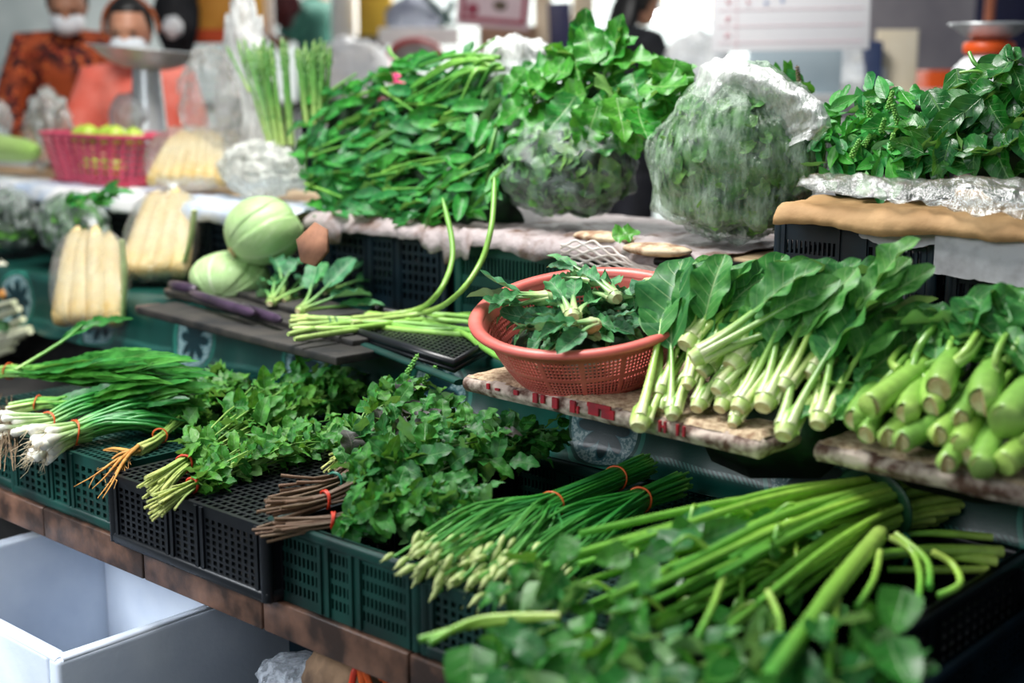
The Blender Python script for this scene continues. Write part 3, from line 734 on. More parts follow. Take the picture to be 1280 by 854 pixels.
def pile(parent, pg, pl, leaves, n, ang, spread=25, R=.02, tilt=.55, scale=(.8, 1.2), name='leaf', lift=0.0, lf=.25, half=.045):
    for (x, y) in scatter(pg, n):
        a = (ang(x, y) if callable(ang) else ang) + random.gauss(0, spread)
        d = sdir(pl, x, y, a)
        me = random.choice(leaves); sc = R_(*scale)
        up = (pl.n if pl.n.dot(FW) < 0 else -pl.n)
        up = (up + ZU * .35 + V3((random.gauss(0, tilt), random.gauss(0, tilt), random.gauss(0, tilt)))).normalized()
        d = (d + up * R_(-.1, lf)).normalized()
        p = pl.hit(x, y) + up * R_(-R, R * .6) + (-FW) * lift
        put(me, name, parent, p - d * (half * sc), d, up, sc)
# ---------------------------------------------------------------- rear shelf: narrow-leaf kale heap (three bunches)
plK = rslope(.90, .99, 1.35)
kb = [('upper right bunch of narrow glossy kale leaves, its stalks gathered under the white bag', [(455, 105), (500, 72), (560, 62), (615, 72), (640, 130), (636, 190), (600, 220), (540, 180), (470, 150)], 110, lambda x, y: 205 + (x - 560) * .55 + (y - 120) * .1),
      ('left bunch of narrow dark kale leaves, beside the asparagus', [(365, 165), (400, 118), (455, 100), (500, 135), (510, 200), (450, 235), (385, 225)], 85, lambda x, y: 205),
      ('lower bunch of dark narrow kale leaves spilling over the wrapped shelf edge', [(375, 215), (440, 220), (520, 185), (600, 210), (628, 225), (590, 265), (505, 282), (430, 272), (388, 258)], 100, lambda x, y: 190 + (x - 500) * .35)]
for lb, pg, n, an in kb:
    cx = sum(p[0] for p in pg) / len(pg)
    t = thing('kale_bunch', plK.hit(cx, max(p[1] for p in pg)), lb, 'kale bunch', 'heap of narrow-leaf kale on the shelf')
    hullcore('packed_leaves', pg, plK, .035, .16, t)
    pile(t, pg, plK, LK, n, an, 26, .025, .5, (.8, 1.25))
    # stalks running through the bunch
    for q in range(9):
        x, y = random.choice(scatter(pg, 3)); a = math.radians(an(x, y) + R_(-15, 15))
        pts = [plK.hit(x - s_ * math.cos(a), y + s_ * math.sin(a)) - FW * (.004 + .01 * math.sin(s_ / 16)) for s_ in (0, 18, 36, 52)]
        k = MB(); k.tube(catmull(pts, 3), [.0042] * 6 + [.0032] * 4, 6); k.build('stalk', M_stemd, t)
    if n == 110:
        for q in range(11):
            e = (R_(500, 600), R_(85, 140)); b0 = plK.hit(R_(598, 632), R_(72, 92)) - FW * .03
            pts = [b0, lerp(b0, plK.hit(*e), .45) + ZU * .02 - FW * .02, plK.hit(*e) - FW * .015]
            k = MB(); k.tube(catmull(pts, 4), [.006] * 5 + [.004] * 4, 7); k.build('stalk', M_stemd, t)
        k = MB(); k.tube(catmull([plK.hit(486, 60), plK.hit(492, 72) - FW * .02, plK.hit(510, 80), plK.hit(560, 84)], 4), .005, 7); k.build('curved_stalk', M_stemd, t)
# ---------------------------------------------------------------- clear bags of leaves
M_film = film_mat('clear_bag_film', 'c4d8cc', milk=.16, rough=.08, scale=9, mottled=.22)
M_film2 = film_mat('milky_bag_film', 'cfe8d0', .27, .14, 14, .26)
M_film3 = film_mat('white_bag_film', 'f2f4f2', .62, .2, 10, .3)
M_bagleaf = leaf_mat('bagged_leaf', '7cbc5c', '267034', '8ab088', '98b88c', .35, 6, .5, .05)
LBG = leaf_set('bagged_leaf', M_bagleaf, 5, .07, .04, bend=.9, fold=.2, ruf=.12, nl=8, a=.7)
def bag(name, label, cat, c, r, M, film, inner, n, core=.86, seed=0, fold=.05, freq=3.0, mouth=None, group=None, shape=None, leaves=None, ls=(.8, 1.3)):
    base = V3((c.x, c.y, c.z - r[2]))
    t = thing(name, base, label, cat, group)
    def lump(u, s_=0.0):
        q = u * freq + V3((seed * 3.1, 0, 0))
        w = noise.noise(q) * .16 + (.6 - crease(u, 1.8, seed)) * fold * .8 + (.5 - crease(u, 5, seed)) * fold * .25
        flat = 1.0 if u.z > -.75 else 1 - (-.75 - u.z) * .6
        return (1 + w) * flat * (shape(u) if shape else 1)
    k = MB(); k.blob(c, r, M, 110, 70, lump=lump); k.build('bag_film', film, t)
    if mouth:                                       # gathered mouth
        mouth(t)
    k = MB(); k.blob(c, tuple(a * core for a in r), M, 32, 20, lump=lambda u: lump(u) * (1 + .08 * noise.noise(u * 5 + V3((9, 1, 1))))); o = k.build('packed_leaves', inner, t); o['kind'] = 'stuff'
    cnt = 0
    while cnt < n:
        u = V3((random.gauss(0, 1), random.gauss(0, 1), random.gauss(0, 1))).normalized()
        w = M @ V3((u.x * r[0], u.y * r[1], u.z * r[2]))
        nn = (M @ V3((u.x / r[0], u.y / r[1], u.z / r[2]))).normalized()
        if nn.dot(FW) > .25: continue
        d = nn.cross(V3((R_(-1, 1), R_(-1, 1), R_(-1, 1)))).normalized()
        put(random.choice(leaves or LBG), 'leaf', t, c + w * (core * lump(u) + R_(-.03, .035)) - d * .03, d, jit(nn, .18), R_(*ls)); cnt += 1
    return t
I3 = Matrix.Identity(3)
cB1 = rowpl(1.07).hit(710, 212)
bag('leaf_bag', 'clear bag packed with dark leaves, the toothed-leaf bunch lying on top of it', 'bag of leaves', cB1, (.165, .12, .118), RM, M_film, M_core, 200, .87, 3, .09, shape=lambda u: 1 + .12 * u.x * u.z - .10 * max(0, -u.x) * max(0, -u.z))
cB2 = rowpl(1.06).hit(920, 196)
tilt = (Matrix.Rotation(math.radians(18), 3, N_)) @ RM
M_in2 = mat('bagged_leaf_mass', '6aa458', '16482a', .7, 34, .5, 60)
def mouth2(t):
    k = MB()
    pl2 = rowpl(.98)
    pts = [(868, 112), (880, 75), (915, 62), (960, 76), (1000, 98), (1036, 122), (1048, 150), (1030, 172)]
    def f(a, e):
        i = min(int(a * (len(pts) - 1)), len(pts) - 2); q = a * (len(pts) - 1) - i
        x, y = lerp(pts[i][0], pts[i + 1][0], q), lerp(pts[i][1], pts[i + 1][1], q)
        cx, cy = 940, 190
        s_ = 1 - e * .55
        p = pl2.hit(cx + (x - cx) * s_, cy + (y - cy) * s_)
        bulge = .06 * math.sin(PI * min(1, e * 1.1)) - .05
        return p - FW * (bulge + .012 * noise.noise(V3((a * 11, e * 5, 3)))) + V3((0, 0, .008 * noise.noise(V3((a * 25, e * 9, 1)))))
    k.sheet(f, 70, 14); k.build('bag_mouth', M_film3, t)
bag('leaf_bag', 'largest bulging clear bag of herb leaves with a folded milky mouth', 'bag of leaves', cB2, (.182, .13, .185), tilt, M_film2, M_in2, 260, .90, 8, .075, 2.2, mouth2, ls=(.5, 1.0), shape=lambda u: 1 + .16 * u.x * u.z + .05 * max(0, -u.z))
# crumpled pale bag behind kale and toothed bunch
cB3 = rowpl(1.28).hit(645, 92)
k = MB(); k.blob(cB3, (.11, .07, .09), RM, 60, 40, lump=lambda u: wl(u, 2))
tag(k.build('plastic_bag', M_film3), 'crumpled whitish plastic bag behind the kale heap, left of the toothed-leaf bunch', 'plastic bag')
# ---------------------------------------------------------------- bunch with big toothed leaves
plT = rslope(.93, 1.04, 1.5)
pgT = [(645, 95), (700, 60), (735, 34), (768, 50), (800, 75), (852, 85), (855, 112), (830, 150), (815, 175), (760, 165), (725, 175), (690, 160), (660, 172), (642, 130)]
t = thing('toothed_leaf_bunch', plT.hit(745, 175), 'bright green bunch of large toothed leaves on top of a clear bag', 'leaf bunch')
hullcore('packed_leaves', [(670, 100), (735, 70), (800, 95), (820, 130), (790, 150), (700, 150)], plT, .05, .10, t)
pile(t, pgT, plT, LT, 62, lambda x, y: (math.degrees(math.atan2(-(y - 95), x - 745)) if y > 80 else 80 + (745 - x) * .8), 35, .035, .55, (.55, .95), lf=.2)
for x, y, a, s_ in ((735, 165, 250, 1.0), (775, 150, 285, .9), (700, 150, 235, .8), (830, 115, 345, .95), (735, 62, 110, .8), (668, 105, 200, .9), (800, 165, 280, .8), (690, 90, 165, .8)):
    d = sdir(plT, x, y, a); put(random.choice(LT), 'leaf', t, plT.hit(x, y) - FW * .035 - d * .06, d, (-FW + ZU * .4 + jit((0, 0, 0), .25)), s_)
for q in range(6):
    e = plT.hit(745 + R_(-60, 60), 100 + R_(-30, 30)); b0 = plT.hit(750, 105) + FW * .05
    k = MB(); k.tube([b0, lerp(b0, e, .5) + ZU * .01, e], [.005, .004, .003], 6); k.build('stalk', M_stem, t)
# ---------------------------------------------------------------- right end: basil heap and dark leafy bundle
plR = rslope(.92, 1.07, 1.15)
pgB = [(1030, 140), (1060, 118), (1110, 100), (1150, 118), (1175, 140), (1175, 205), (1120, 215), (1050, 222), (1015, 215)]
t = thing('basil_bunch', plR.hit(1090, 218), 'heap of light green sweet basil with flower tips, right of the largest bag', 'basil')
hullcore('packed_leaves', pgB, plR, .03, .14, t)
pile(t, pgB, plR, LB, 190, lambda x, y: R_(0, 360), 60, .025, .6, (.8, 1.35))
def flower_tip(parent, p, d, L_=.05, m=None, name='flower_spike', r=.0045):
    k = MB(); k.tube([p, p + d * L_], [.0012, .0008], 4)
    for i in range(9):
        for q in range(4):
            a = q * PI / 2 + i * .8; o = d.cross(V3((.3, .5, .8))).normalized(); o2 = d.cross(o)
            k.blob(p + d * (L_ * (i + 1) / 10) + (o * math.cos(a) + o2 * math.sin(a)) * r * (1 - i * .06), (.0028, .0028, .0022), None, 6, 4)
    return k.build(name, m or M_spike, parent)
M_spike = mat('herb_spike', '8cc45c', '4f9a3c', .6, 80, .2)
for x, y in ((1085, 150), (1098, 168), (1120, 160), (1075, 185), (1135, 178), (1106, 140), (1060, 200), (1150, 160), (1110, 190)):
    p = plR.hit(x, y) - FW * .02; flower_tip(t, p, (ZU + jit((0, 0, 0), .4)).normalized(), R_(.025, .045))
pgD = [(1165, 150), (1180, 110), (1215, 85), (1245, 72), (1300, 75), (1300, 190), (1230, 200), (1180, 205), (1135, 208), (1140, 175), (1115, 160), (1130, 130)]
plR2 = rslope(.90, 1.07, 1.3)
t = thing('leafy_bundle', plR2.hit(1220, 200), 'bundle of dark glossy oval leaves with curled tips at the right edge of the shelf', 'leaf bunch')
hullcore('packed_leaves', [(1175, 160), (1200, 120), (1250, 100), (1300, 100), (1300, 185), (1200, 195)], plR2, .04, .14, t)
pile(t, pgD, plR2, LD, 85, lambda x, y: 215 + (x - 1200) * .45 - (y - 150) * .3, 38, .035, .6, (.6, 1.0), lf=.15)
for x, y, a, s_ in ((1190, 150, 220, 1.15), (1165, 165, 215, 1.0), (1200, 120, 190, .8), (1225, 100, 160, .7)):
    d = sdir(plR2, x, y, a); put(LD[0], 'leaf', t, plR2.hit(x, y) - FW * .04 - d * .05, d, -FW + ZU * .5, s_)
k = MB(); k.tube(catmull([plR2.hit(1193, 95) - FW * .03, plR2.hit(1215, 93) - FW * .03, plR2.hit(1240, 98)], 4), .003, 6); k.build('stalk', M_stemd, t)
k = MB(); k.tube(catmull([plR2.hit(1205, 70) - FW * .03, plR2.hit(1212, 84) - FW * .03, plR2.hit(1240, 96)], 4), .004, 6); k.build('stalk', M_stemd, t)
t2 = thing('herb_sprig', plR.hit(1010, 120), 'small sprig with a brownish flower tip rising behind the largest bag', 'sprig')
for i in range(16):
    p = plR.hit(R_(985, 1035), R_(90, 125)) + FW * .1
    put(random.choice(LB), 'leaf', t2, p, jit(ZU * .5, .6), jit(-FW, .5), 1.0)
flower_tip(t2, plR.hit(1014, 100) + FW * .1, (ZU - RT * .2).normalized(), .05, mat('brown_spike', '8a7058', '5a4a3a', .7, 60, .2))
# clear sheet under the right-hand greens
drape('clear_plastic_sheet', 'loose clear plastic sheet under the basil and the glossy leaves, lying over the brown paper', 'plastic sheet', upx(1005, 240, .9), upx(1330, 240, .9), 1.15, .875, 1.145,
      lambda a: .012 + .028 * a, film_mat('sheet_film', tint='b4beb8', milk=.05, rough=.16, scale=11, mottled=.12), 120, 26, .022, 8, seed=21)

lf_ = put(LT[0], 'fallen_leaf', None, rowpl(.875).hit(765, 296), RT + ZU * .25, -FW + ZU, .5); tag(lf_, 'single green toothed leaf lying on the crusted foam offcut by the largest bag', 'leaf')
# ================================================================ middle step
# pink colander
M_pink = mat('salmon_plastic', 'e2756a', 'c65a52', .38, 10, .1, spec=.4)
def colander():
    c0 = P(737, 470, .810)
    T = Matrix.Rotation(math.radians(12), 3, RT) @ Matrix.Rotation(math.radians(-6), 3, V3((FW.x, FW.y, 0)).normalized())
    t = thing('colander', c0, 'round salmon-pink plastic colander full of limp greens, tilted on the printed foam board', 'colander')
    H_ = .125
    def prof(v):                            # v 0 base edge .. 1 rim
        return .105 + .075 * v ** .75, H_ * (v ** 1.25)
    def f(a, e, w):
        r, z = prof(e); r += (w - .5) * .0035
        return c0 + T @ V3((r * math.cos(2 * PI * a), r * math.sin(2 * PI * a), z))
    na, nv = 150, 17
    xb = [0]; yb = [0, .03]
    for i in range(na):
        if i: xb += [i / na]
        xb += [(i + .42) / na]
    xb.append(1.0)
    for j in range(nv): yb += [.03 + .86 * (j + .3) / nv, .03 + .86 * (j + 1) / nv]
    yb += [.92, 1.0]
    k = MB()
    k.perf(xb, yb, lambda i, j: i % 2 == 1 and (i // 2) % 10 != 0 and j >= 2 and j % 2 == 0 and j < 2 + 2 * nv - 1 and (j // 2) % 6 != 5, f)
    k.build('bowl_wall', M_pink, t)
    MM = Matrix.Translation(c0) @ T.to_4x4()
    k = MB(); k.lathe([(.176, H_ - .004), (.196, H_ - .007), (.200, H_ - .004), (.201, H_ + .001), (.196, H_ + .006), (.184, H_ + .006), (.178, H_ + .002), (.176, H_ - .004)], MM, 96); k.build('rim', M_pink, t)
    k = MB(); k.lathe([(.0, .0), (.09, .0), (.108, -.006), (.109, 0), (.106, .006), (.0, .004)], MM, 64); k.build('base', M_pink, t)
    return c0, T, H_, t
cc, cT, cH, colander_t = colander()
def stalk_path(a, d, o, L_, spread, droop=0.0, n=5):
    return [a + d * (L_ * i / n) + o * (spread * (i / n) ** 1.6) - ZU * (droop * (i / n) ** 2) for i in range(n + 1)]
def plant(name, label, cat, group, butt, d, up, n=5, sl=.13, sr=.010, spread=.03, leaves=LM, ls=(.8, 1.1), sm=None, br=.016, flat=.8, droop=.01, leaf_up=None, seg=8, open_=1.0, bl=.03):
    butt = V3(butt); d = V3(d).normalized(); up = V3(up).normalized(); sd = d.cross(up).normalized(); up = sd.cross(d)
    t = thing(name, butt, label, cat, group)
    k = MB(); k.tube([butt, butt + d * bl * .35, butt + d * bl, butt + d * bl * 1.7], [br * .72, br * 1.0, br * 1.05, br * .5], 10, cap=1, flat=.9)
    k.build('stem_base', [sm or M_must, M_buttw], t)
    for i in range(n):
        a = (i + R_(-.25, .25)) / n * 2 * PI * .62 - PI * .12 + (PI * .0)
        o = (sd * math.cos(a) + up * math.sin(a))
        L_ = sl * R_(.85, 1.15)
        pts = stalk_path(butt + d * bl * .45 + o * br * .62, d, o + sd * R_(-.2, .2), L_, spread * R_(.6, 1.3), droop)
        m = len(pts)
        k = MB(); k.tube(catmull(pts, 2), [lerp(sr, sr * .42, (q / (2 * m - 2)) ** .7) for q in range(2 * m - 1)], seg, flat=flat, upv=up)
        k.build('stalk', sm or M_must, t)
        dd = (pts[-1] - pts[-2]).normalized()
        s_ = R_(*ls)
        put(random.choice(leaves), 'leaf', t, pts[-2] + dd * .004, dd + jit((0, 0, 0), .10), (up * 1.0 + o * R_(.1, .9) + jit((0, 0, 0), .2)) if leaf_up is None else leaf_up, s_)
    return t
# greens inside the colander
def incol(x, y, h=.0): 
    n = cT @ ZU; p0 = cc + n * (cH * .98 + h)
    return Pl(p0, n).hit(x, y)
colp = thing('colander_greens', incol(720, 385), 'bed of dark blue-green leaves lying loose at the bottom of the colander', 'leaves')
k = MB(); k.blob(cc + cT @ V3((0, 0, .055)), (.142, .142, .035), cT, 32, 16, lump=lambda u: 1 + .1 * noise.noise(u * 5)); o = k.build('packed_leaves', M_core, colp); o['kind'] = 'stuff'
for i in range(105):
    a, r = R_(0, 2 * PI), .13 * math.sqrt(random.random()); p = cc + cT @ V3((r * math.cos(a) * .93, r * math.sin(a) * 1.12, .114 + R_(-.01, .012)))
    put(random.choice(LBL), 'leaf', colp, p - V3((math.cos(a), math.sin(a), 0)) * .03, V3((math.cos(a), math.sin(a), R_(-.2, .15))), jit(ZU, .5), R_(.5, .8))
for lb, x, y, a, s_, h in [
    ('small green with a cut butt facing the camera, at the centre front of the colander', 716, 398, 100, 1.0, .02),
    ('small bok choy curled beside the centre one, its pale base towards the right', 772, 374, 150, .95, .025),
    ('small green with its pale cut stem standing up at the back right of the colander', 812, 352, 250, .8, .012),
    ('small green with a blunt stem at the far right inside the colander', 826, 362, 235, .75, .01),
    ('limp blue-green plant lying along the left inside of the colander', 690, 372, 190, 1.0, .012),
    ('limp plant draped over the front lip of the colander', 748, 404, 200, .95, .015),
    ('leafy plant at the back of the colander under the rim', 748, 352, 170, .9, .01)]:
    n_ = (cT @ ZU); pl = Pl(incol(x, y, h), n_); d = sdir(pl, x, y, a)
    plant('bok_choy', lb, 'bok choy', 'small bok choy in the colander', pl.hit(x, y), d + n_ * .02, n_, 5, .05 * s_, .009 * s_, .016, LBL, (.75 * s_, 1.0 * s_), stalk_mat('bok_choy_stalk', [(0, 'c8d49c'), (.5, '9cc47c'), (1, '5c9a5c')]), .015 * s_, .6, .004, bl=.022)
# mustard greens
plM = rslope(.42, .826, .60); upM = (plM.n if plM.n.dot(FW) < 0 else -plM.n)
MU = [  # butt px, image angle, stalk length, base radius, extra height, plants n, label
 (798, 535, 72, .17, .016, 0, 2, 'mustard green with two long bare stalks drooping over the board edge beside the colander'),
 (822, 495, 68, .12, .013, .0, 3, 'slim mustard green right beside the colander, second from the left'),
 (840, 522, 80, .12, .012, .0, 3, 'mustard green with a round white cut end, low at the left of the heap'),
 (824, 513, 60, .09, .010, -.01, 3, 'stubby mustard green tucked low between the two left ones'),
 (870, 512, 60, .10, .013, -.01, 3, 'short mustard green in the bottom row, third from the left'),
 (899, 512, 55, .10, .013, -.01, 4, 'short bulbous mustard green in the bottom row, left of the middle'),
 (921, 513, 52, .12, .015, .0, 4, 'mustard green with a broad split base in the middle of the bottom row'),
 (953, 510, 62, .16, .017, .01, 3, 'mustard green with a thick curved stalk and brownish cut end, right of the middle'),
 (977, 488, 55, .14, .014, .015, 4, 'mustard green with its base pointing down at the right of the heap'),
 (979, 546, 68, .20, .016, .0, 3, 'mustard green hanging lowest over the right end of the printed board'),
 (1022, 532, 68, .13, .015, .0, 4, 'mustard green with a browned base lying between the two foam boards'),
 (858, 484, 70, .11, .011, .01, 3, 'slender mustard green above the short ones at the left'),
 (876, 468, 50, .10, .015, .01, 4, 'rounded mustard green under the two topmost ones'),
 (895, 490, 45, .12, .014, .008, 4, 'mustard green with a brown-rimmed base in the second row'),
 (912, 460, 45, .11, .018, .02, 5, 'bulbous mustard green with a leafy side in the centre of the heap'),
 (915, 532, 60, .08, .010, -.012, 3, 'tiny mustard stub at the very front of the heap, left one'),
 (856, 433, 48, .10, .018, .03, 5, 'pale bulbed mustard green topmost at the left, touching the colander rim'),
 (864, 450, 26, .17, .016, .045, 4, 'topmost mustard green with long stalks reaching right across the heap'),
 (950, 400, 30, .12, .014, .02, 5, 'large-leaved mustard green at the back of the heap'),
 (985, 430, 38, .12, .014, .02, 4, 'mustard green in the upper right of the heap with leaves spread to the back'),
 (1010, 470, 45, .13, .014, .01, 4, 'long mustard green lying at the right flank next to the thick kale'),
 (1040, 415, 28, .09, .014, .025, 4, 'mustard green at the far upper right with a folded leaf pointing to the crates')]
k = MB()
pgM = [(845, 500), (870, 400), (930, 340), (1090, 335), (1140, 380), (1060, 470), (1000, 520), (900, 522)]
mcore = thing('mustard_heap_base', plM.hit(980, 500), 'underlying mustard leaves over a core coloured dark as shade, in the heap between colander and kale', 'leaves')
hullcore('packed_leaves', pgM, plM, .045, .05, mcore)
pile(mcore, [(890, 360), (945, 345), (1090, 350), (1125, 360), (1120, 400), (1080, 440), (1000, 460), (930, 430), (890, 390)], plM, LM, 44, lambda x, y: 25 + R_(-10, 25), 20, .018, .35, (.55, .8), half=.085)
pile(mcore, [(820, 385), (850, 350), (890, 330), (905, 370), (870, 410), (840, 420)], plM, LM, 12, lambda x, y: 120, 40, .012, .5, (.35, .5), lift=.01, half=.085)
for x, y, a, sl, br, h, n, lb in MU:
    pm = Pl(plM.p + upM * (h + .006), upM); p = pm.hit(x, y)
    lpx = max(70, min(175 if y < 455 else 150, (y - 352) / math.sin(math.radians(a)))); ra = math.radians(a)
    q = pm.hit(x + lpx * math.cos(ra), y - lpx * math.sin(ra)); tl_ = (q - p).length; d = (q - p).normalized()
    fr_ = .62 if n == 2 or sl > .16 else .5
    plant('mustard_green', lb, 'mustard green', 'heap of mustard greens beside the colander', p, d + upM * .02, upM, n, tl_ * fr_, br * .66, .012 + tl_ * .08, LM, (tl_ * .42 / .17, tl_ * .62 / .17), M_must, br * 1.1, .75, .0, bl=.02 + br)
# the folded long leaf at the top right of the heap
d = sdir(plM, 1050, 352, 14); put(LM[2], 'leaf', mcore, plM.hit(1050, 362) + upM * .02, d, upM, (.85, .45, 1))
# thick-stemmed kale
plGd = rslope(.40, .822, .30); plG = rslope(.40, .826, .70); upG = (plG.n if plG.n.dot(FW) < 0 else -plG.n)
GA = [
 (1088, 508, 50, .19, .019, .03, 'thick kale stem topmost at the left with a small cut end and a side shoot'),
 (1174, 486, 70, .12, .020, .03, 'thick kale stem with a cut face toward the camera, middle of the top row'),
 (1132, 518, 62, .15, .018, .015, 'thick kale stem just below the top left one'),
 (1166, 508, 78, .13, .016, .012, 'kale stem squeezed under the middle top one'),
 (1200, 524, 80, .14, .014, .012, 'slender kale stem with a long neck in the centre'),
 (1228, 503, 65, .14, .022, .02, 'thick kale stem with a broad brownish cut end, right of the middle'),
 (1257, 528, 55, .16, .026, .015, 'thickest kale stem at the right edge with a wide ringed cut end'),
 (1110, 548, 62, .14, .016, .0, 'kale stem with pale end in the second row from the left'),
 (1127, 553, 45, .15, .016, .004, 'kale stem lying beside the second row stub, pale end'),
 (1173, 545, 58, .15, .016, .002, 'kale stem in the centre of the third row'),
 (1199, 557, 52, .16, .017, .002, 'kale stem right of the centre in the third row'),
 (1083, 544, 66, .12, .015, -.004, 'short rounded kale stem low at the left'),
 (1068, 526, 58, .15, .018, .0, 'kale stem with a leafy neck at the left end of the heap'),
 (1183, 580, 66, .15, .015, -.002, 'lowest kale stem hanging at the front of the board, left one'),
 (1226, 585, 58, .17, .018, -.002, 'lowest kale stem hanging at the front of the board, middle one'),
 (1256, 580, 48, .17, .018, -.002, 'lowest kale stem at the front right, cut end darker'),
 (1212, 572, 60, .15, .015, -.008, 'kale stem half hidden between the two lowest ones'),
 (1290, 560, 50, .16, .02, .0, 'kale stem leaving the picture at the right edge')]
gcore = thing('kale_heap_base', plG.hit(1180, 520), 'drooping grey-green leaves along the back of the thick-stemmed kale heap', 'leaves')
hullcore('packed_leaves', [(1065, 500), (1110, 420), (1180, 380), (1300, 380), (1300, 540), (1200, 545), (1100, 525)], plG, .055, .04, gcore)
pile(gcore, [(1150, 405), (1175, 385), (1290, 380), (1300, 430), (1270, 450), (1200, 420), (1160, 425)], plG, LM, 34, lambda x, y: R_(-60, 60) if x < 1230 else R_(-110, -20), 25, .012, .4, (.45, .65), lift=.015, half=.085)
pile(gcore, [(1010, 520), (1040, 470), (1070, 440), (1090, 470), (1060, 520)], plG, LM, 10, 60, 20, .01, .4, (.25, .4), half=.085)
for i, (x, y, a, L_, r, h, lb) in enumerate(GA):
    L_ *= 1.0; r *= .98; pg_ = Pl(plG.p + upG * (h + .004), upG)
    d = sdir(plGd, x, y, a - 6); b0 = pg_.hit(x, y); sd = d.cross(upG)
    t = thing('thick_stem_kale', b0, lb, 'kale', 'heap of thick-stemmed kale')
    bend = R_(-.012, .012)
    pts = [b0, b0 + d * .006, b0 + d * L_ * .35 + sd * bend, b0 + d * L_ * .7 + sd * bend * 1.4, b0 + d * L_ + sd * bend]
    k = MB(); k.tube(catmull(pts, 2), [r * .92, r, r * 1.02, r * 1.06, r * 1.04, r * .98, r * .84, r * .66, r * .42], 14, cap=1)
    k.build('stem', [M_gai, M_butt], t)
    k = MB(); k.tube([b0 - d * .0008, b0 + d * .0004], [r * .74, r * .76], 14, cap=1); k.build('cut_face', [M_buttw, M_buttw], t)
    for q in range(3):
        a2 = R_(-.9, .9) + (q - 1) * 1.3; o = sd * math.sin(a2) + upG * math.cos(a2)
        s0 = b0 + d * L_ * R_(.5, .8) + o * r * .7
        pp = [s0, s0 + (d * .6 + o * .8) * .025, s0 + d * .06 + o * .028, s0 + d * .085 + o * .03 - ZU * .008]
        k = MB(); k.tube(catmull(pp, 2), [.0075, .0066, .006, .0056, .005, .0045, .004], 7); k.build('stalk', M_gai, t)
        if i in (0, 1, 4, 5, 6, 2): put(random.choice(LM), 'leaf', t, pp[-1], (d * .8 + o * .4 - ZU * .3 + jit((0, 0, 0), .3)), (upG - d * .3), R_(.3, .5))
# long beans
M_bean = stalk_mat('long_bean_skin', [(0, 'b4cc7c'), (.3, '8fbf58'), (1, '6fae48')], .35, .25)
zb = .79
def pb(x, y, h=0): return P(x, y, zb + .012 + h)
bt = thing('long_bean_bunch', P(480, 405, .785), 'bunch of long thin yard-long beans tied with green string, two beans curling up', 'long beans')
lines = [((362, 402), (450, 394), (540, 404), (612, 402)), ((362, 408), (450, 402), (530, 412), (615, 412)), ((360, 418), (440, 404), (530, 406), (610, 417)), ((366, 397), (450, 392), (520, 398), (606, 392)),
         ((368, 424), (440, 413), (520, 402), (575, 415), (600, 432), (628, 450)), ((366, 411), (440, 410), (530, 400), (605, 405)), ((372, 405), (450, 407), (520, 414), (600, 420)), ((364, 396), (440, 399), (530, 393), (600, 398))]
for i, ln in enumerate(lines):
    pts = catmull([pb(x, y, .004 * (i % 3)) for x, y in ln], 6)
    k = MB(); k.tube(pts, [.0062 if 0 < q < len(pts) - 2 else .0045 for q in range(len(pts))], 8); k.build('bean', M_bean, bt)
vb = .80
def cb(x, y, v): return rowpl(v).hit(x, y)
for ln in ([pb(440, 398, .01), pb(515, 389, .014), cb(545, 370, .66), cb(563, 335, .72), cb(565, 300, .76), cb(553, 248, .80)],
           [pb(440, 404, .01), pb(530, 391, .016), cb(570, 370, .60), cb(600, 330, .66), cb(613, 290, .70), cb(617, 255, .74), cb(618, 222, .78)]):
    pts = catmull(ln, 6); k = MB(); k.tube(pts, [.006] * (len(pts) - 3) + [.005, .004, .002], 8, upv=N_); k.build('curling_bean', M_bean, bt)
def band(parent, c, ax, r, m, w=.0016, name='rubber_band', flat=1.0, upv=ZU, sq=1.0, wob=.12):
    ax = V3(ax).normalized(); s_ = ax.cross(upv).normalized(); u = s_.cross(ax)
    k = MB(); pts = [V3(c) + s_ * (r * math.cos(a)) + u * (r * sq * math.sin(a)) + ax * (wob * r * math.sin(2 * a)) for a in [2 * PI * i / 28 for i in range(29)]]
    k.tube(pts, w, 6, upv=ax, flat=flat); return k.build(name, m, parent)
for x in (412, 420): band(bt, pb(x, 405, .006), U_ * 1 + N_ * .9, .024, M_band_g, .0009, 'string_tie', sq=.62, wob=.2)
# small kale between cabbage and beans
M_bk = stalk_mat('small_kale_stalk', [(0, 'a8c070'), (.4, '7fae5c'), (1, '5c9a55')], .45)
plS = Pl(P(380, 385, .80), ZU)
for lb, x, y, a, n in (('small kale plant with a pale round cut end, beside the lower cabbage', 337, 386, 25, 5), ('small kale plant with a brown cut end, second from the cabbage', 354, 383, 30, 5), ('small kale plant lying above the bean tips, its stalk pointing left', 372, 396, 12, 4), ('leafy small kale at the back, next to the crate', 405, 372, 15, 5)):
    plant('small_kale', lb, 'kale', 'small kale beside the cabbages', plS.hit(x, y) + ZU * .012, sdir(plS, x, y, a) + ZU * .1, ZU, n, .09, .0075, .045, LBL, (.9, 1.3), M_bk, .0105, .8, .0, bl=.02)
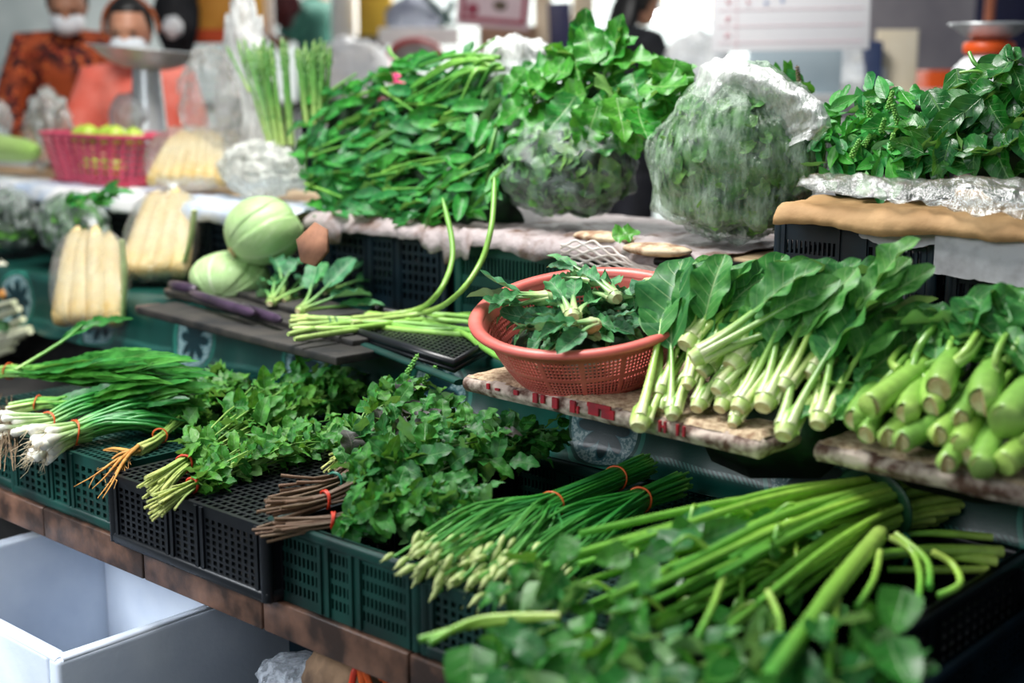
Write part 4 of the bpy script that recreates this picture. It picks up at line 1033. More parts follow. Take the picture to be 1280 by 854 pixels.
# ================================================================ front crates: bunches
def strand(A_, T_, E_, rise, n=5):
    """butt -> tie -> end, sagging back onto the crates"""
    return catmull([A_, T_, lerp(T_, E_, .45) + ZU * rise, E_], n)
def bunch_frame(a, tie, e):
    d = (V3(e) - V3(tie)).normalized(); s_ = d.cross(ZU).normalized(); return d, s_, s_.cross(d)
def strap_bunch(label, a, tie, e, z, n, wide, m=M_lstrap, wd=.020, up0=.03):
    A_, T_, E_ = P(*a, z), P(*tie, z + .004), P(*e, z + up0)
    t = thing('culantro_bunch', T_ - ZU * .02, label, 'herb bunch', 'strap-leaved herb bunches at the far left')
    d, s_, u = bunch_frame(A_, T_, E_); L_ = (E_ - T_).length
    for i in range(n):
        o = s_ * R_(-1, 1) + u * R_(-.8, .9); ex = T_ + d * L_ * R_(.7, 1.08) + s_ * R_(-1, 1) * wide + u * R_(-.03, .03)
        p0 = A_ + o * .012; p1 = T_ + o * .012
        k = MB(); k.tube([p0, lerp(p0, p1, .5), p1, lerp(p1, ex, .25) + u * .005], [.0042, .0044, .004, .0025], 6); k.build('stalk', M_must if i % 3 else M_stem, t)
        lm = random.choice(LSTR); l_ = (ex - p1).length / .30
        put(lm, 'leaf', t, lerp(p1, ex, .12), ex - p1 + u * .02, jit(ZU - FW * .6, .35), (l_, R_(1.0, 1.6), 1))
    for i in range(14):
        q = A_ - d * R_(.02, .05) + jit((0, 0, -.01), .012); k = MB(); k.tube([A_ + jit((0, 0, 0), .006), lerp(A_, q, .6) + jit((0, 0, 0), .005), q], [.0012, .001, .0005], 4); k.build('root', M_rootb, t)
    band(t, T_, d, .0175, M_band_o)
    return t
M_rootb = mat('brown_root', '7a6448', '3a2e22', .8, 40, .3)
M_rootg = mat('golden_root', 'd09a4c', 'a8702c', .6, 40, .3)
M_rootw = mat('white_root', 'd8ccb0', 'a89878', .6, 40, .2)
LSTR = [leaf_mesh('strap_leaf', M_lstrap, .30, .026, .95, .55, R_(-.15, .3), .3, .10, 4, .07, nl=26, nw=4, seed=i) for i in range(6)]
strap_bunch('far-left strap-leaved herb bunch lying highest, orange band at its left end', (-20, 470), (12, 464), (222, 470), ZC + .05, 44, .06, up0=.065)
strap_bunch('second strap-leaved herb bunch, below the first, with pale stalk bases and a dark root clump', (12, 512), (49, 505), (225, 505), ZC + .03, 32, .04, up0=.03)
k = MB(); s0 = P(20, 462, ZC + .07); e0 = P(152, 388, ZC + .17)
tl = thing('loose_strap_leaf', s0, 'single long strap leaf curling up in front of the left corn bag', 'leaf')
k.tube(catmull([s0, lerp(s0, e0, .4) + ZU * .004, lerp(s0, e0, .62) + ZU * .016], 3), [.004] * 4 + [.003] * 3, 6); k.build('stalk', M_stem, tl)
put(leaf_mesh('strap_leaf', M_lstrap, .20, .034, .9, .6, .5, .6, .14, 4, .08, nl=26, seed=77), 'blade', tl, lerp(s0, e0, .42) + ZU * .006, e0 - s0, ZU - FW, 1.0)
# spring onions
M_on = stalk_mat('spring_onion', [(0, 'efece0'), (.5, 'f0f0e0'), (.72, 'b4d48c'), (1, '5ca050')], .33, .3)
def onions(label, a, tie, e, z, n, bulb, wide, group='spring onion bunches at the left', cat='spring onion', rt=True, tr=.020):
    A_, T_, E_ = P(*a, z + .006), P(*tie, z + .012), P(*e, z + .01)
    t = thing('spring_onion_bunch', T_ - ZU * .02, label, cat, group)
    d, s_, u = bunch_frame(A_, T_, E_)
    L_ = (E_ - T_).length
    for i in range(n):
        an = R_(0, 2 * PI); rr = math.sqrt(random.random())
        o = s_ * math.cos(an) * rr + u * math.sin(an) * rr
        b0 = A_ + o * .030 + d * R_(-.018, .018); p1 = T_ + o * tr * .8
        k = MB()
        for q in range(3):
            ex = T_ + d * L_ * R_(.8, 1.06) + s_ * (o.dot(s_) * .6 + R_(-.5, .5)) * wide + u * (o.dot(u) * .02 + R_(-.012, .012))
            k2 = MB(); k2.tube(catmull([p1, lerp(p1, ex, .3) + u * .014 + jit((0, 0, 0), .002), lerp(p1, ex, .7) + u * .012 + jit((0, 0, 0), .004), ex - ZU * .008], 3), [.0030, .0036, .0038, .0040, .0042, .0042, .0040, .0036, .003, .0016], 6, flat=.8)
            k2.build('green_leaf', M_onl, t)
        br = bulb * R_(.85, 1.2)
        dv = (p1 - b0).normalized()
        k.tube([b0 - dv * br * .9, b0 - dv * br * .5, b0, b0 + dv * br * 1.2, b0 + dv * br * 2.6, p1, p1 + d * .03], [br * .35, br * .85, br, br * .8, br * .5, .0042, .0036], 9)
        k.build('bulb', M_on, t)
        if rt:
            for q in range(5):
                e0 = b0 - dv * br * .9; q1 = e0 - dv * R_(.01, .026) + jit((0, 0, -.006), .008)
                k = MB(); k.tube([e0, lerp(e0, q1, .5) + jit((0, 0, 0), .004), q1], [.0008, .0006, .0004], 4); k.build('root', M_rootw, t)
    band(t, T_, d, tr + .001, M_band_o)
    band(t, T_ + d * .004, d + s_ * .2, tr + .001, M_band_o)
    return t
M_onl = stalk_mat('onion_leaf', [(0, '8fc46c'), (.25, '3f9648'), (1, '1f7036')], .3, .25)
onions('front spring onion bunch with a cluster of white bulbs and fine roots', (52, 556), (94, 541), (222, 525), ZC + .014, 19, .0105, .07, tr=.023)
onions('spring onion bunch behind the white-bulbed one, thin pale bases and brown roots', (12, 534), (60, 528), (190, 498), ZC + .022, 14, .0075, .05, rt=True, tr=.019)
# tangle of brown roots at the left edge
k = thing('root_tangle', P(8, 545, ZC), 'tangle of brown roots hanging at the left edge below the herb bunches', 'roots')
for i in range(40):
    p = P(R_(-8, 22), R_(490, 545), ZC + R_(0, .03)); q = P(R_(-12, 20), R_(545, 590), ZC - .0)
    m_ = MB(); m_.tube(catmull([p, lerp(p, q, .5) + jit((0, 0, 0), .008), q], 3), .0011, 4); m_.build('root', M_rootb, k)
# coriander
def coriander():
    z = ZC + .012; A_, T_, E_ = P(170, 562, z), P(200, 545, z + .006), P(268, 488, z + .02)
    t = thing('coriander_bunch', T_ - ZU * .02, 'small coriander bunch with long golden roots hanging over the black crate', 'coriander')
    d, s_, u = bunch_frame(A_, T_, E_)
    for i in range(16):
        o = s_ * R_(-1, 1) + u * R_(-1, 1); p0 = A_ + o * .014; p1 = T_ + o * .010
        ex = E_ + s_ * R_(-.05, .06) + d * R_(-.06, .04) + u * R_(-.01, .025)
        k = MB(); k.tube(catmull([p0, p1, lerp(p1, ex, .5) + u * .01, ex], 3), [.0045, .004, .0035, .003] + [.002] * 6, 6); k.build('stalk', M_herb, t)
        for q in range(18):
            c = lerp(p1, ex, R_(.25, 1.12)) + s_ * R_(-.026, .026) + u * R_(-.006, .02)
            put(random.choice(LC), 'leaf', t, c, jit(d, .7), jit(ZU - FW * .5, .5), R_(1.1, 1.9))
    for i in range(6):
        p0 = A_ + s_ * R_(-.012, .012) + u * R_(-.006, .01)
        e0 = P(R_(92, 135), R_(560, 625), ZC - R_(0, .02)) 
        k = MB(); k.tube(catmull([p0, lerp(p0, e0, .35) + ZU * .006, lerp(p0, e0, .7), e0], 3), [.0042, .004, .0034, .003, .0026, .002, .0016, .0012, .0009, .0006], 6); k.build('tap_root', M_rootg, t)
        for q in range(5):
            s0 = lerp(p0, e0, R_(.15, .7)); s1 = s0 + (e0 - p0).normalized() * R_(.015, .04) + s_ * R_(-.02, .02) - ZU * R_(0, .012)
            k = MB(); k.tube([s0, lerp(s0, s1, .5) + jit((0, 0, 0), .003), s1], [.0012, .0009, .0004], 4); k.build('root', M_rootg, t)
    band(t, T_, d, .0145, M_band_o)
coriander()
# leafy herb bunches
def herb_bunch(name, label, cat, group, a, tie, e, z, n, wide, high, leaves, sm, bandm, per=8, ls=(.8, 1.2), r0=.0024, btie=.014, start=.25, spikes=0, extra=None, zend=0.0, bname='rubber_band', twist=0.5):
    A_, T_, E_ = P(*a, z), P(*tie, z + .006), P(*e, z + zend)
    t = thing(name, T_ - ZU * .02, label, cat, group)
    d, s_, u = bunch_frame(A_, T_, E_); L_ = (E_ - T_).length; tot = 0
    for i in range(n):
        an = R_(0, 2 * PI); rr = math.sqrt(random.random()); o = s_ * math.cos(an) * rr + u * math.sin(an) * rr
        p0 = A_ + o * btie * R_(1.0, 2.4) + d * R_(-.03, .03); p1 = T_ + o * btie * .8
        ex = T_ + d * L_ * R_(.72, 1.08) + s_ * ((o.dot(s_)) * .75 + R_(-.35, .35)) * wide + ZU * (max(-.2, o.dot(u)) * .6 + R_(.0, .5)) * high
        pts = catmull([p0, p1, lerp(p1, ex, .4) + u * .012 + jit((0, 0, 0), .006), lerp(p1, ex, .75) + u * .008 + jit((0, 0, 0), .006), ex], 3)
        m_ = len(pts); k = MB(); k.tube(pts, [r0 * (1 - .6 * q / (m_ - 1)) for q in range(m_)], 5); k.build('stem', sm, t)
        for q in range(per):
            f = start + (1 - start) * (q + R_(0, .8)) / per
            if tot >= 299: break
            i0 = min(int(f * (m_ - 1)), m_ - 2); c = lerp(pts[i0], pts[i0 + 1], f * (m_ - 1) - i0); tg = (pts[i0 + 1] - pts[i0]).normalized()
            az = (q * 2.4 + R_(-.6, .6)); od = s_ * math.cos(az) + u * math.sin(az) * .8 + ZU * .15
            sc = R_(*ls) * (1.05 - .3 * f)
            put(random.choice(leaves), 'leaf', t, c + od * .003, tg * twist * R_(.3, 2.2) + od + jit((0, 0, 0), .3), jit(ZU - FW * .5, .6), sc); tot += 1
        if spikes and i < spikes: flower_tip(t, ex, (tg + ZU * .3).normalized(), R_(.04, .07))
    if bandm:
        band(t, T_, d, btie, bandm, .0019, bname); band(t, T_ + d * .004, d + s_ * .15, btie, bandm, .0017, bname)
    return t
gH = 'green herb bunches on the front crates'
herb_bunch('herb_bunch', 'leafy green herb bunch with pale stems and an orange band, on the black crate', 'herb bunch', gH, (190, 612), (230, 580), (405, 478), ZC + .015, 34, .085, .05, LH, M_herb, M_band_r, 9, (.8, 1.25), spikes=7, zend=.03, btie=.016)
herb_bunch('herb_bunch', 'lower leafy herb bunch with thin straight stems and an orange band, right of the first', 'herb bunch', gH, (198, 632), (240, 607), (425, 545), ZC + .008, 28, .075, .035, LH, M_herb, M_band_r, 10, (.75, 1.15), zend=.01, btie=.013)
herb_bunch('herb_bunch', 'loose green herb bunch filling the gap behind, below the long beans', 'herb bunch', gH, (300, 560), (330, 540), (440, 490), ZC + .012, 22, .075, .05, LH, M_herb, None, 10, (.8, 1.2), zend=.03)
gM = 'woody-stemmed basil bunches in the green crate'
LMX = LMI + LMI + LPU[:1]
herb_bunch('basil_bunch', 'woody basil bunch tied with a teal string, with a few purple leaves', 'basil', gM, (350, 618), (418, 602), (560, 520), ZC + .022, 15, .085, .055, LMI + LPU[:2], M_wood, M_band_g, 18, (.85, 1.25), .0030, .015, .35, zend=.045, bname='string_tie')
herb_bunch('basil_bunch', 'woody basil bunch with a red band, topmost and broadest over the green crate', 'basil', gM, (340, 640), (407, 625), (600, 565), ZC + .026, 17, .105, .06, LMX, M_wood, M_band_r, 17, (.9, 1.35), .0030, .015, .35, zend=.05)
herb_bunch('basil_bunch', 'lowest woody basil bunch with an orange band, its stems poking over the crate rim', 'basil', gM, (338, 660), (416, 651), (600, 640), ZC + .010, 17, .085, .035, LMI, M_wood, M_band_r, 16, (.8, 1.15), .0026, .013, .30, zend=.02)
herb_bunch('basil_bunch', 'basil bunch lying behind the red-banded one below the foam board corner', 'basil', gM, (470, 590), (500, 580), (690, 560), ZC + .02, 28, .085, .05, LMI + LHs[:1], M_wood, None, 10, (.8, 1.2), .0026, .014, .25, zend=.03)
herb_bunch('basil_bunch', 'pale-leaved basil bunch between the green herbs and the purple-leaved basil', 'basil', gM, (420, 580), (440, 560), (520, 500), ZC + .03, 20, .06, .06, LMI[:3] + LH, M_herb, None, 9, (.8, 1.15), .0024, .012, .2, spikes=3, zend=.06)
for x, y, a, lm in ((540, 500, 120, LPU[0]), (606, 480, 85, LMI[0]), (605, 505, 70, LMI[1]), (482, 525, 250, LPU[1])):
    pass
# flowering chives
M_chive = stalk_mat('chive_stem', [(0, '7fc45c'), (.12, '3f9a42'), (.6, '2f8438'), (1, '5ca84c')], .3, .25)
M_bud = mat('chive_bud', 'c4cf8c', '8fae5c', .5, 60, .3)
bud = MB(); bud.blob((0.012, 0, 0), (.0145, .0052, .0052), None, 10, 10, lump=lambda u: 1 - .1 * abs(u.x)); bud.tube([(0.018, 0, 0), (.032, 0, 0)], [.0036, .0006], 6); ME_bud = bud.mesh('bud', M_bud)
def chives(label, a, t1, t2, e, z, n, wide):
    A_, T1, T2, E_ = P(*a, z), P(*t1, z), P(*t2, z), P(*e, z - .005)
    t = thing('chive_bunch', T1 - ZU * .02, label, 'flowering chives', 'flowering chive bunches at the front')
    d, s_, u = bunch_frame(A_, T1, E_)
    for i in range(n):
        an = R_(0, 2 * PI); rr = math.sqrt(random.random()); ox, oz = math.cos(an) * rr, math.sin(an) * rr
        r_ = .019
        ex = E_ + s_ * (ox * .6 + R_(-.7, .7)) * wide + d * R_(-.09, .05) + ZU * (oz * .02 + R_(-.035, .008))
        p = [A_ + (s_ * ox + u * oz) * r_ * 1.15 + d * R_(-.012, .01), T1 + (s_ * ox + u * oz) * r_, T2 + (s_ * ox + u * oz) * r_ * 1.1, lerp(T2, ex, .5) + (s_ * ox * 1.6 + u * oz) * .02 + u * .006, ex]
        p[-1] = ex - ZU * .006
        if T2 == T1: p.pop(2)
        pts = catmull(p, 4)
        k = MB(); k.tube(pts, .0023, 5); k.build('stem', M_chive, t)
        put(ME_bud, 'bud', t, ex, pts[-1] - pts[-2] + jit((0, 0, 0), .004) - ZU * .004, jit(ZU, .5), R_(.8, 1.2))
    band(t, T1, d, r_ + .002, M_band_o, .0018)
    if T1 != T2: band(t, T2, (T2 - T1), r_ + .003, M_band_o, .0018)
chives('flowering chive bunch with two orange bands, lying behind, its buds over the crate rim', (806, 583), (770, 598), (690, 632), (568, 690), ZC + .035, 85, .085)
chives('flowering chive bunch with one orange band, in front of the two-banded one', (850, 605), (800, 625), (800, 625), (640, 708), ZC + .025, 75, .08)
# big foreground bundle
M_thick = stalk_mat('thick_green_stalk', [(0, 'b8d468'), (.4, '9ccc50'), (1, '5ca83c')], .3, .3)
M_strapd = mat('dark_leaf_strap', '1a4a2c', '0c2c1a', .4, 30, .3)
zF = ZC + .03
fb = thing('thick_stalk_bundle', P(1000, 720, ZC + .015), 'large bundle of thick bright green stalks bound by a dark leaf strip, nearest the camera', 'morning glory')
random.seed(5)
tiec = P(1090, 632, zF + .035)
dF = (P(740, 735, zF) - P(1085, 640, zF)).normalized(); sF = dF.cross(ZU).normalized()
for i in range(78):
    an = R_(0, 2 * PI); rr = math.sqrt(random.random()); ox, oz = math.cos(an) * rr, math.sin(an) * rr
    r_ = .052
    p1 = tiec + sF * ox * r_ * 1.1 + ZU * oz * r_ * .75
    p0 = p1 - dF * R_(.07, .15) + sF * ox * .012 - ZU * .004
    L_ = R_(.28, .56)
    sp = ox * .10 + R_(-.04, .05)
    ex = p1 + dF * L_ + sF * sp - ZU * (.02 + .03 * max(0, -oz)) + ZU * R_(-.01, .02)
    r = R_(.0055, .0095)
    pts = catmull([p0, p1, lerp(p1, ex, .5) + ZU * .012 + sF * R_(-.01, .01), ex], 4)
    k = MB(); k.tube(pts, [lerp(r, r * .6, q / (len(pts) - 1)) for q in range(len(pts))], 9, cap=1); k.build('stalk', [M_thick, M_buttw], fb)
    if i % 2 == 0:                                    # side petiole with a leaf
        s0 = lerp(p1, ex, R_(.3, .9)); o = (sF * R_(-1, 1) + ZU * R_(-.2, .9)).normalized()
        s1 = s0 + dF * .03 + o * .03; s2 = s0 + dF * .05 + o * .05 - ZU * .03
        k = MB(); k.tube(catmull([s0, s1, s2], 4), .0032, 7); k.build('petiole', M_thick, fb)
        put(random.choice(LG), 'leaf', fb, s2, dF * .5 + o * .4 - ZU * .5, jit(ZU - FW * .5, .4), R_(.5, .9))
# lower loose stalks to the right, curling petioles
for (x0, y0, x1, y1, r, h) in ((1252, 690, 1060, 700, .009, .03), (1246, 702, 1100, 690, .008, .022), (1240, 672, 1120, 668, .006, .03), (1180, 655, 1080, 650, .008, .02), (1100, 668, 960, 852, .0125, .07), (1235, 712, 1110, 712, .006, .01)):
    a_, e_ = P(x0, y0, ZC + h), P(x1, y1, ZC + h + .004)
    k = MB(); k.tube(catmull([a_, lerp(a_, e_, .5) + ZU * .004 + jit((0, 0, 0), .003), e_], 4), [r] * 5 + [r * .85] * 4, 9, cap=1); k.build('stalk', [M_thick, M_butt], fb)
for ln in ([(1112, 672), (1140, 690), (1150, 720), (1148, 752)], [(1120, 668), (1158, 700), (1162, 735)], [(1100, 690), (1092, 725), (1070, 760)], [(1165, 690), (1190, 705), (1200, 730), (1172, 745)], [(1010, 640), (1040, 655), (1055, 625), (1048, 610)], [(1098, 640), (1120, 625), (1122, 595)], [(960, 740), (975, 780), (965, 830)], [(1050, 730), (1040, 790), (1035, 850)], [(905, 720), (890, 760), (870, 800)]):
    k = MB(); k.tube(catmull([P(x, y, ZC + .075 - .012 * i) for i, (x, y) in enumerate(ln)], 5), .0048, 8); k.build('petiole', M_thick, fb)
k = MB(); pts = [tiec + sF * (.064 * math.cos(a)) + ZU * (.049 * math.sin(a)) for a in [2 * PI * i / 30 for i in range(31)]]
k.tube(pts, .011, 8, upv=dF, flat=.22) ; k.build('leaf_strip', M_strapd, fb)
band(fb, P(1132, 688, ZC + .03), P(1250, 700, ZC) - P(1060, 690, ZC), .028, M_band_g, .0025, 'string_tie', sq=.8)
# leaf mass at the foot of the bundle, in front
pg = [(600, 750), (650, 700), (700, 730), (800, 790), (960, 790), (1120, 770), (1150, 800), (1090, 860), (900, 900), (640, 900), (590, 850)]
plF = Pl(P(850, 780, ZC + .055), (0.05, -.35, 1))
lt = fb
pile(lt, pg, plF, LG, 190, lambda x, y: 215 + R_(-25, 25), 50, .045, .9, (.45, .95), lf=.3)
for (x, y, a, s_) in ((665, 760, 260, 1.5), (720, 800, 250, 1.4), (820, 700, 200, 1.1), (860, 680, 150, 1.1), (925, 820, 230, 1.5), (1120, 730, 250, 1.1), (1000, 800, 220, 1.3), (780, 830, 260, 1.4), (1100, 790, 300, 1.2), (590, 800, 265, 1.6), (640, 830, 250, 1.4)):
    d = sdir(plF, x, y, a); put(random.choice(LG), 'leaf', lt, plF.hit(x, y) - FW * .03, d - ZU * .3, -FW * .8 + ZU, s_)
# the stalk that sticks out to the lower left
for x, y, a, s_ in ((868, 650, 160, 1.1), (905, 665, 20, .9), (850, 672, 230, .9), (700, 690, 215, .8), (760, 700, 200, .8)):
    pl_ = Pl(P(x, y, ZC + .10), (0.05, -.5, 1)); d = sdir(pl_, x, y, a); put(random.choice(LG), 'leaf', fb, pl_.hit(x, y) - d * .03, d, jit(ZU - FW, .3), s_)
a_, m_, e_ = P(700, 770, ZC + .05), P(600, 780, ZC + .03), P(524, 800, ZC + .015)
for q in (0, 1): 
    k = MB(); k.tube(catmull([a_, m_ + ZU * .006 * q, e_ + ZU * .012 * q + V3((.02 * q, 0, -.01 * q))], 5), .0048, 8, cap=1); k.build('stalk', [M_thick, M_butt], fb)
hullcore('packed_leaves', [(650, 750), (720, 740), (860, 790), (960, 800), (1100, 785), (1100, 840), (900, 890), (660, 890)], plF, .05, .02, fb)
# ================================================================ left: corn, cabbages, radish, gourds
M_corn = MT('pale_corn')
def _corn():
    m = M_corn; uv = m.new('SeparateXYZ'); m.L(m.new('TexCoord').outputs['UV'], uv.inputs[0])
    a = m.math('ABSOLUTE', m.math('SINE', m.math('MULTIPLY', uv.outputs[1], PI * 16)))
    b_ = m.math('ABSOLUTE', m.math('SINE', m.math('MULTIPLY', uv.outputs[0], PI * 34)))
    h = m.math('MULTIPLY', m.math('POWER', a, .5), m.math('POWER', b_, .5))
    m.col(m.mix(m.range(m.noise(m.coord(), 14), .35, .65), hexc('dfb868'), hexc('e8d4a0'))); m.rough(.35); m.bump(h, .5, .003)
_corn(); M_corn = M_corn.m
M_husk = stalk_mat('corn_husk', [(0, 'd8e0a8'), (1, '9cc470')], .5)
def corn_mesh(L_, r):
    k = MB(); pr = []
    for i in range(15):
        t = i / 14; pr.append((r * (1 - (2 * abs(t - .42)) ** 3 * .25) * (1 if t < .86 else 1 - ((t - .86) / .14) ** 2 * .75) * (.8 if i == 0 else 1), L_ * t))
    pr = [(0.001, 0)] + pr + [(.001, L_)]
    k.lathe(pr, Matrix.Rotation(PI / 2, 4, 'Y'), 26, lump=lambda v: v * (1 + .03 * noise.noise(v * 30))); return k.mesh('corn', M_corn)
ME_corn = corn_mesh(.27, .030); ME_corns = corn_mesh(.20, .017)
M_cornfilm = film_mat('corn_bag_film', 'f6e8cc', .06, .06, 16, .10)
def cornbag(label, lb_c, foot, head, dx, n, me, film, rr, knot=True, grp='', sc=1.0, depthoff=0.0):
    """foot/head: world points of the middle cob"""
    d = (head - foot).normalized(); L_ = (head - foot).length; s_ = RT
    c = (foot + head) / 2
    for i in range(n):
        o = s_ * (i - (n - 1) / 2) * dx + (-FW) * (.008 * math.cos((i - (n - 1) / 2) * 1.2))
        dd = (d - s_ * (i - (n - 1) / 2) * .055 + jit((0, 0, 0), .012)).normalized()
        lbi = '%s %s' % (('leftmost', 'second', 'third', 'rightmost')[i] if n == 4 else ('leftmost', 'second', 'third', 'middle', 'fifth', 'sixth', 'rightmost')[i], lb_c)
        ob = put(me, 'corn_cob', None, foot + o + d * R_(0, .008), dd, jit(-FW, .3), sc * R_(.96, 1.03))
        tag(ob, lbi, 'corn', grp)
    up = d; n_ = s_.cross(up).normalized()
    M = Matrix((s_, n_, up)).transposed()
    t = thing('corn_bag', foot, label, 'bag of corn')
    k = MB(); k.blob(c + d * .005, (dx * n / 2 + rr, .042 * sc + .004, L_ / 2 + .012), M, 48, 30, lump=lambda u: (1 + .02 * noise.noise(u * 3) + .035 * abs(noise.noise(V3((u.x * 5, u.y * 5, u.z * 2))))) / max(.75, (abs(u.x) ** 3.2 + abs(u.z) ** 3.2 + abs(u.y) ** 3.2) ** (1 / 3.2)) * (1 - .20 * max(0, u.z) * (1 if abs(u.x) > .05 else .6)))
    k.build('bag_film', film, t)
    if knot:
        k = MB(); kp = head + d * .012
        k.blob(kp, (.014, .012, .012), M, 12, 8, lump=lambda u: 1 + .3 * noise.noise(u * 4)); 
        for q in range(5): k.tube([kp, kp + d * .01 + s_ * R_(-.012, .012), kp + d * .022 + s_ * R_(-.03, .03)], [.004, .005, .003], 6, flat=.4)
        k.build('knot', M_film3, t)
    return t
f1 = rowpl(.555).hit(110, 405); h1 = rowpl(.66).hit(116, 287)
cornbag('clear bag of peeled corn cobs standing at the front left, behind the strap-leaved herbs', 'pale yellow corn cob in the clear bag at the front left', f1, h1, .046, 4, ME_corn, M_cornfilm, .012, grp='corn in the front left bag', sc=(h1 - f1).length / .27)
f2 = rowpl(.74).hit(192, 345); h2 = rowpl(.90).hit(215, 240)
cornbag('clear bag of peeled corn cobs leaning on the shelf edge, right of the front one', 'pale corn cob in the upper leaning bag', f2, h2, .044, 4, ME_corn, M_cornfilm, .014, grp='corn in the upper leaning bag', sc=(h2 - f2).length / .27)
f3 = rowpl(1.0).hit(232, 228); h3 = rowpl(1.15).hit(246, 165)
cornbag('tall clear bag of slender pale corn standing on the shelf between pink basket and asparagus', 'slender pale corn cob in the tall bag on the shelf', f3, h3, .034, 7, ME_corns, M_cornfilm, .012, False, 'slender corn on the shelf', (h3 - f3).length / .20)
# husk strips on the right edges
for x0, y0, x1, y1, v in ((152, 300, 153, 400, .60), (243, 262, 228, 335, .80)):
    p0, p1 = rowpl(v).hit(x0, y0), rowpl(v).hit(x1, y1)
    k = MB(); k.tube(catmull([p0, lerp(p0, p1, .5) + RT * .006, p1], 4), .009, 8, flat=.5)
    tag(k.build('corn_husk', M_husk, None), 'pale green husk strip at the right edge of the ' + ('front left' if v < .7 else 'upper leaning') + ' corn bag', 'husk')
# loose mouth of the tall bag
M_clear = film_mat('crinkled_clear_film', 'ffffff', .12, .07, 22, .16)
c_ = rowpl(1.16).hit(262, 128)
k = MB(); k.blob(c_, (.135, .05, .17), RM, 56, 36, lump=lambda u: (1 - .12 * max(0, u.z)) * wl(u, 8, .28))
tag(k.build('clear_bag', M_clear), 'tall crinkled clear bag rising open above the slender corn, left of the asparagus', 'plastic bag')
c_ = rowpl(1.06).hit(325, 212)
k = MB(); k.blob(c_, (.155, .07, .075), RM, 70, 44, lump=lambda u: wl(u, 5))
tag(k.build('plastic_bag', film_mat('asparagus_bag', 'f4f6ee', .50, .12, 10, .3)), 'whitish plastic bag slumped around the feet of the asparagus', 'plastic bag')
c_ = rowpl(1.32).hit(306, 112)
k = MB(); k.blob(c_, (.14, .04, .30), RM, 40, 26, lump=lambda u: (1 - .45 * max(0, u.z) * abs(u.x)) * wl(u, 3, .3))
tag(k.build('plastic_bag', M_film3), 'upright white plastic bag peak behind the left asparagus bunch', 'plastic bag')
# asparagus
M_asp = stalk_mat('asparagus', [(0, '9cb868'), (.35, '4f8a38'), (.74, '3f7a34'), (.86, '8fae64'), (1, 'b4c888')], .4, .2)
def spear():
    k = MB(); L_ = .25; r = .0052
    k.tube([(L_ * t, 0, .002 * math.sin(t * 4)) for t in (0, .2, .4, .6, .75, .85, .93, 1.0)], [r, r, r * .95, r * .9, r * .9, r * .95, r * .7, r * .15], 9)
    for i in range(16):
        t = .74 + .25 * i / 16; a = i * 2.4; rr = r * (1.0 if t < .86 else 1 - (t - .86) * 5)
        k.tube([(L_ * t - .004, math.cos(a) * rr * .8, math.sin(a) * rr * .8), (L_ * t + .003, math.cos(a) * rr * 1.25, math.sin(a) * rr * 1.25), (L_ * t + .012, math.cos(a) * rr * .7, math.sin(a) * rr * .7)], [.0012, .0032, .0006], 5)
    for i in range(5):
        t = .12 + .13 * i; a = i * 2.2
        k.tube([(L_ * t - .004, math.cos(a) * r * .9, math.sin(a) * r * .9), (L_ * t + .004, math.cos(a) * r * 1.1, math.sin(a) * r * 1.1), (L_ * t + .013, math.cos(a) * r * .9, math.sin(a) * r * .9)], [.001, .0028, .0006], 5)
    return k.mesh('spear', M_asp)
ME_sp = spear()
for lb, ft, hd, n, wx0, wx1 in (('larger asparagus bunch leaning left, pale spear tips fanned out', (352, 172), (330, 62), 27, .034, .088),
                                ('smaller upright asparagus bunch between the larger one and the kale heap', (392, 145), (388, 62), 19, .036, .062)):
    p0, p1 = rowpl(1.10).hit(*ft), rowpl(1.14).hit(*hd)
    t = thing('asparagus_bunch', p0, lb, 'asparagus', 'asparagus bunches on the shelf')
    for i in range(n):
        ox, oy = R_(-1, 1), R_(-1, 1)
        a_ = p0 + U_ * ox * wx0 + N_ * oy * .03 - ZU * .02; e_ = p1 + U_ * (ox * wx1 + R_(-.01, .01)) + N_ * oy * .04 + ZU * R_(-.015, .03)
        put(ME_sp, 'spear', t, a_, e_ - a_, jit(-FW, .5), ((e_ - a_).length / .25, R_(.9, 1.15), R_(.9, 1.15)))
a_, e_ = rowpl(1.08).hit(312, 115), rowpl(1.08).hit(283, 58)
put(ME_sp, 'spear', bpy.data.objects['asparagus_bunch'], a_, e_ - a_, -FW, ((e_ - a_).length / .25, .8, .8))
# cabbages: a heart wrapped in big outer leaves
def cab_mat():
    m = MT('cabbage_leaf'); uv = m.new('SeparateXYZ'); m.L(m.new('TexCoord').outputs['UV'], uv.inputs[0])
    t, s_ = uv.outputs[0], uv.outputs[1]
    x = m.math('SUBTRACT', s_, .5); a = m.math('ABSOLUTE', x)
    fan = m.math('DIVIDE', x, m.math('ADD', m.math('MULTIPLY', t, .9), .10))
    w = m.math('ABSOLUTE', m.math('SINE', m.math('MULTIPLY', m.math('ADD', fan, m.math('MULTIPLY', m.noise(m.coord(), 9), .10)), 17)))
    v = m.range(w, .16, .0, 0, 1)
    v = m.math('MULTIPLY', v, m.range(t, 1.0, .1, .15, 1))
    rib = m.range(a, .035, .005)
    v = m.math('MAXIMUM', v, m.math('MULTIPLY', rib, m.range(t, 1, .2, .2, 1)))
    n = m.noise(m.coord(), 18, 4)
    c = m.mix(m.range(n, .3, .7), hexc('9cc47c'), hexc('bcd89c')); c = m.mix(m.math('MULTIPLY', v, .8), c, hexc('eaf0d4'))
    m.col(c); m.rough(.42); m.bump(m.math('ADD', m.math('MULTIPLY', v, 1.0), m.math('MULTIPLY', n, .5)), .5, .003); return m.m
M_cab = cab_mat()
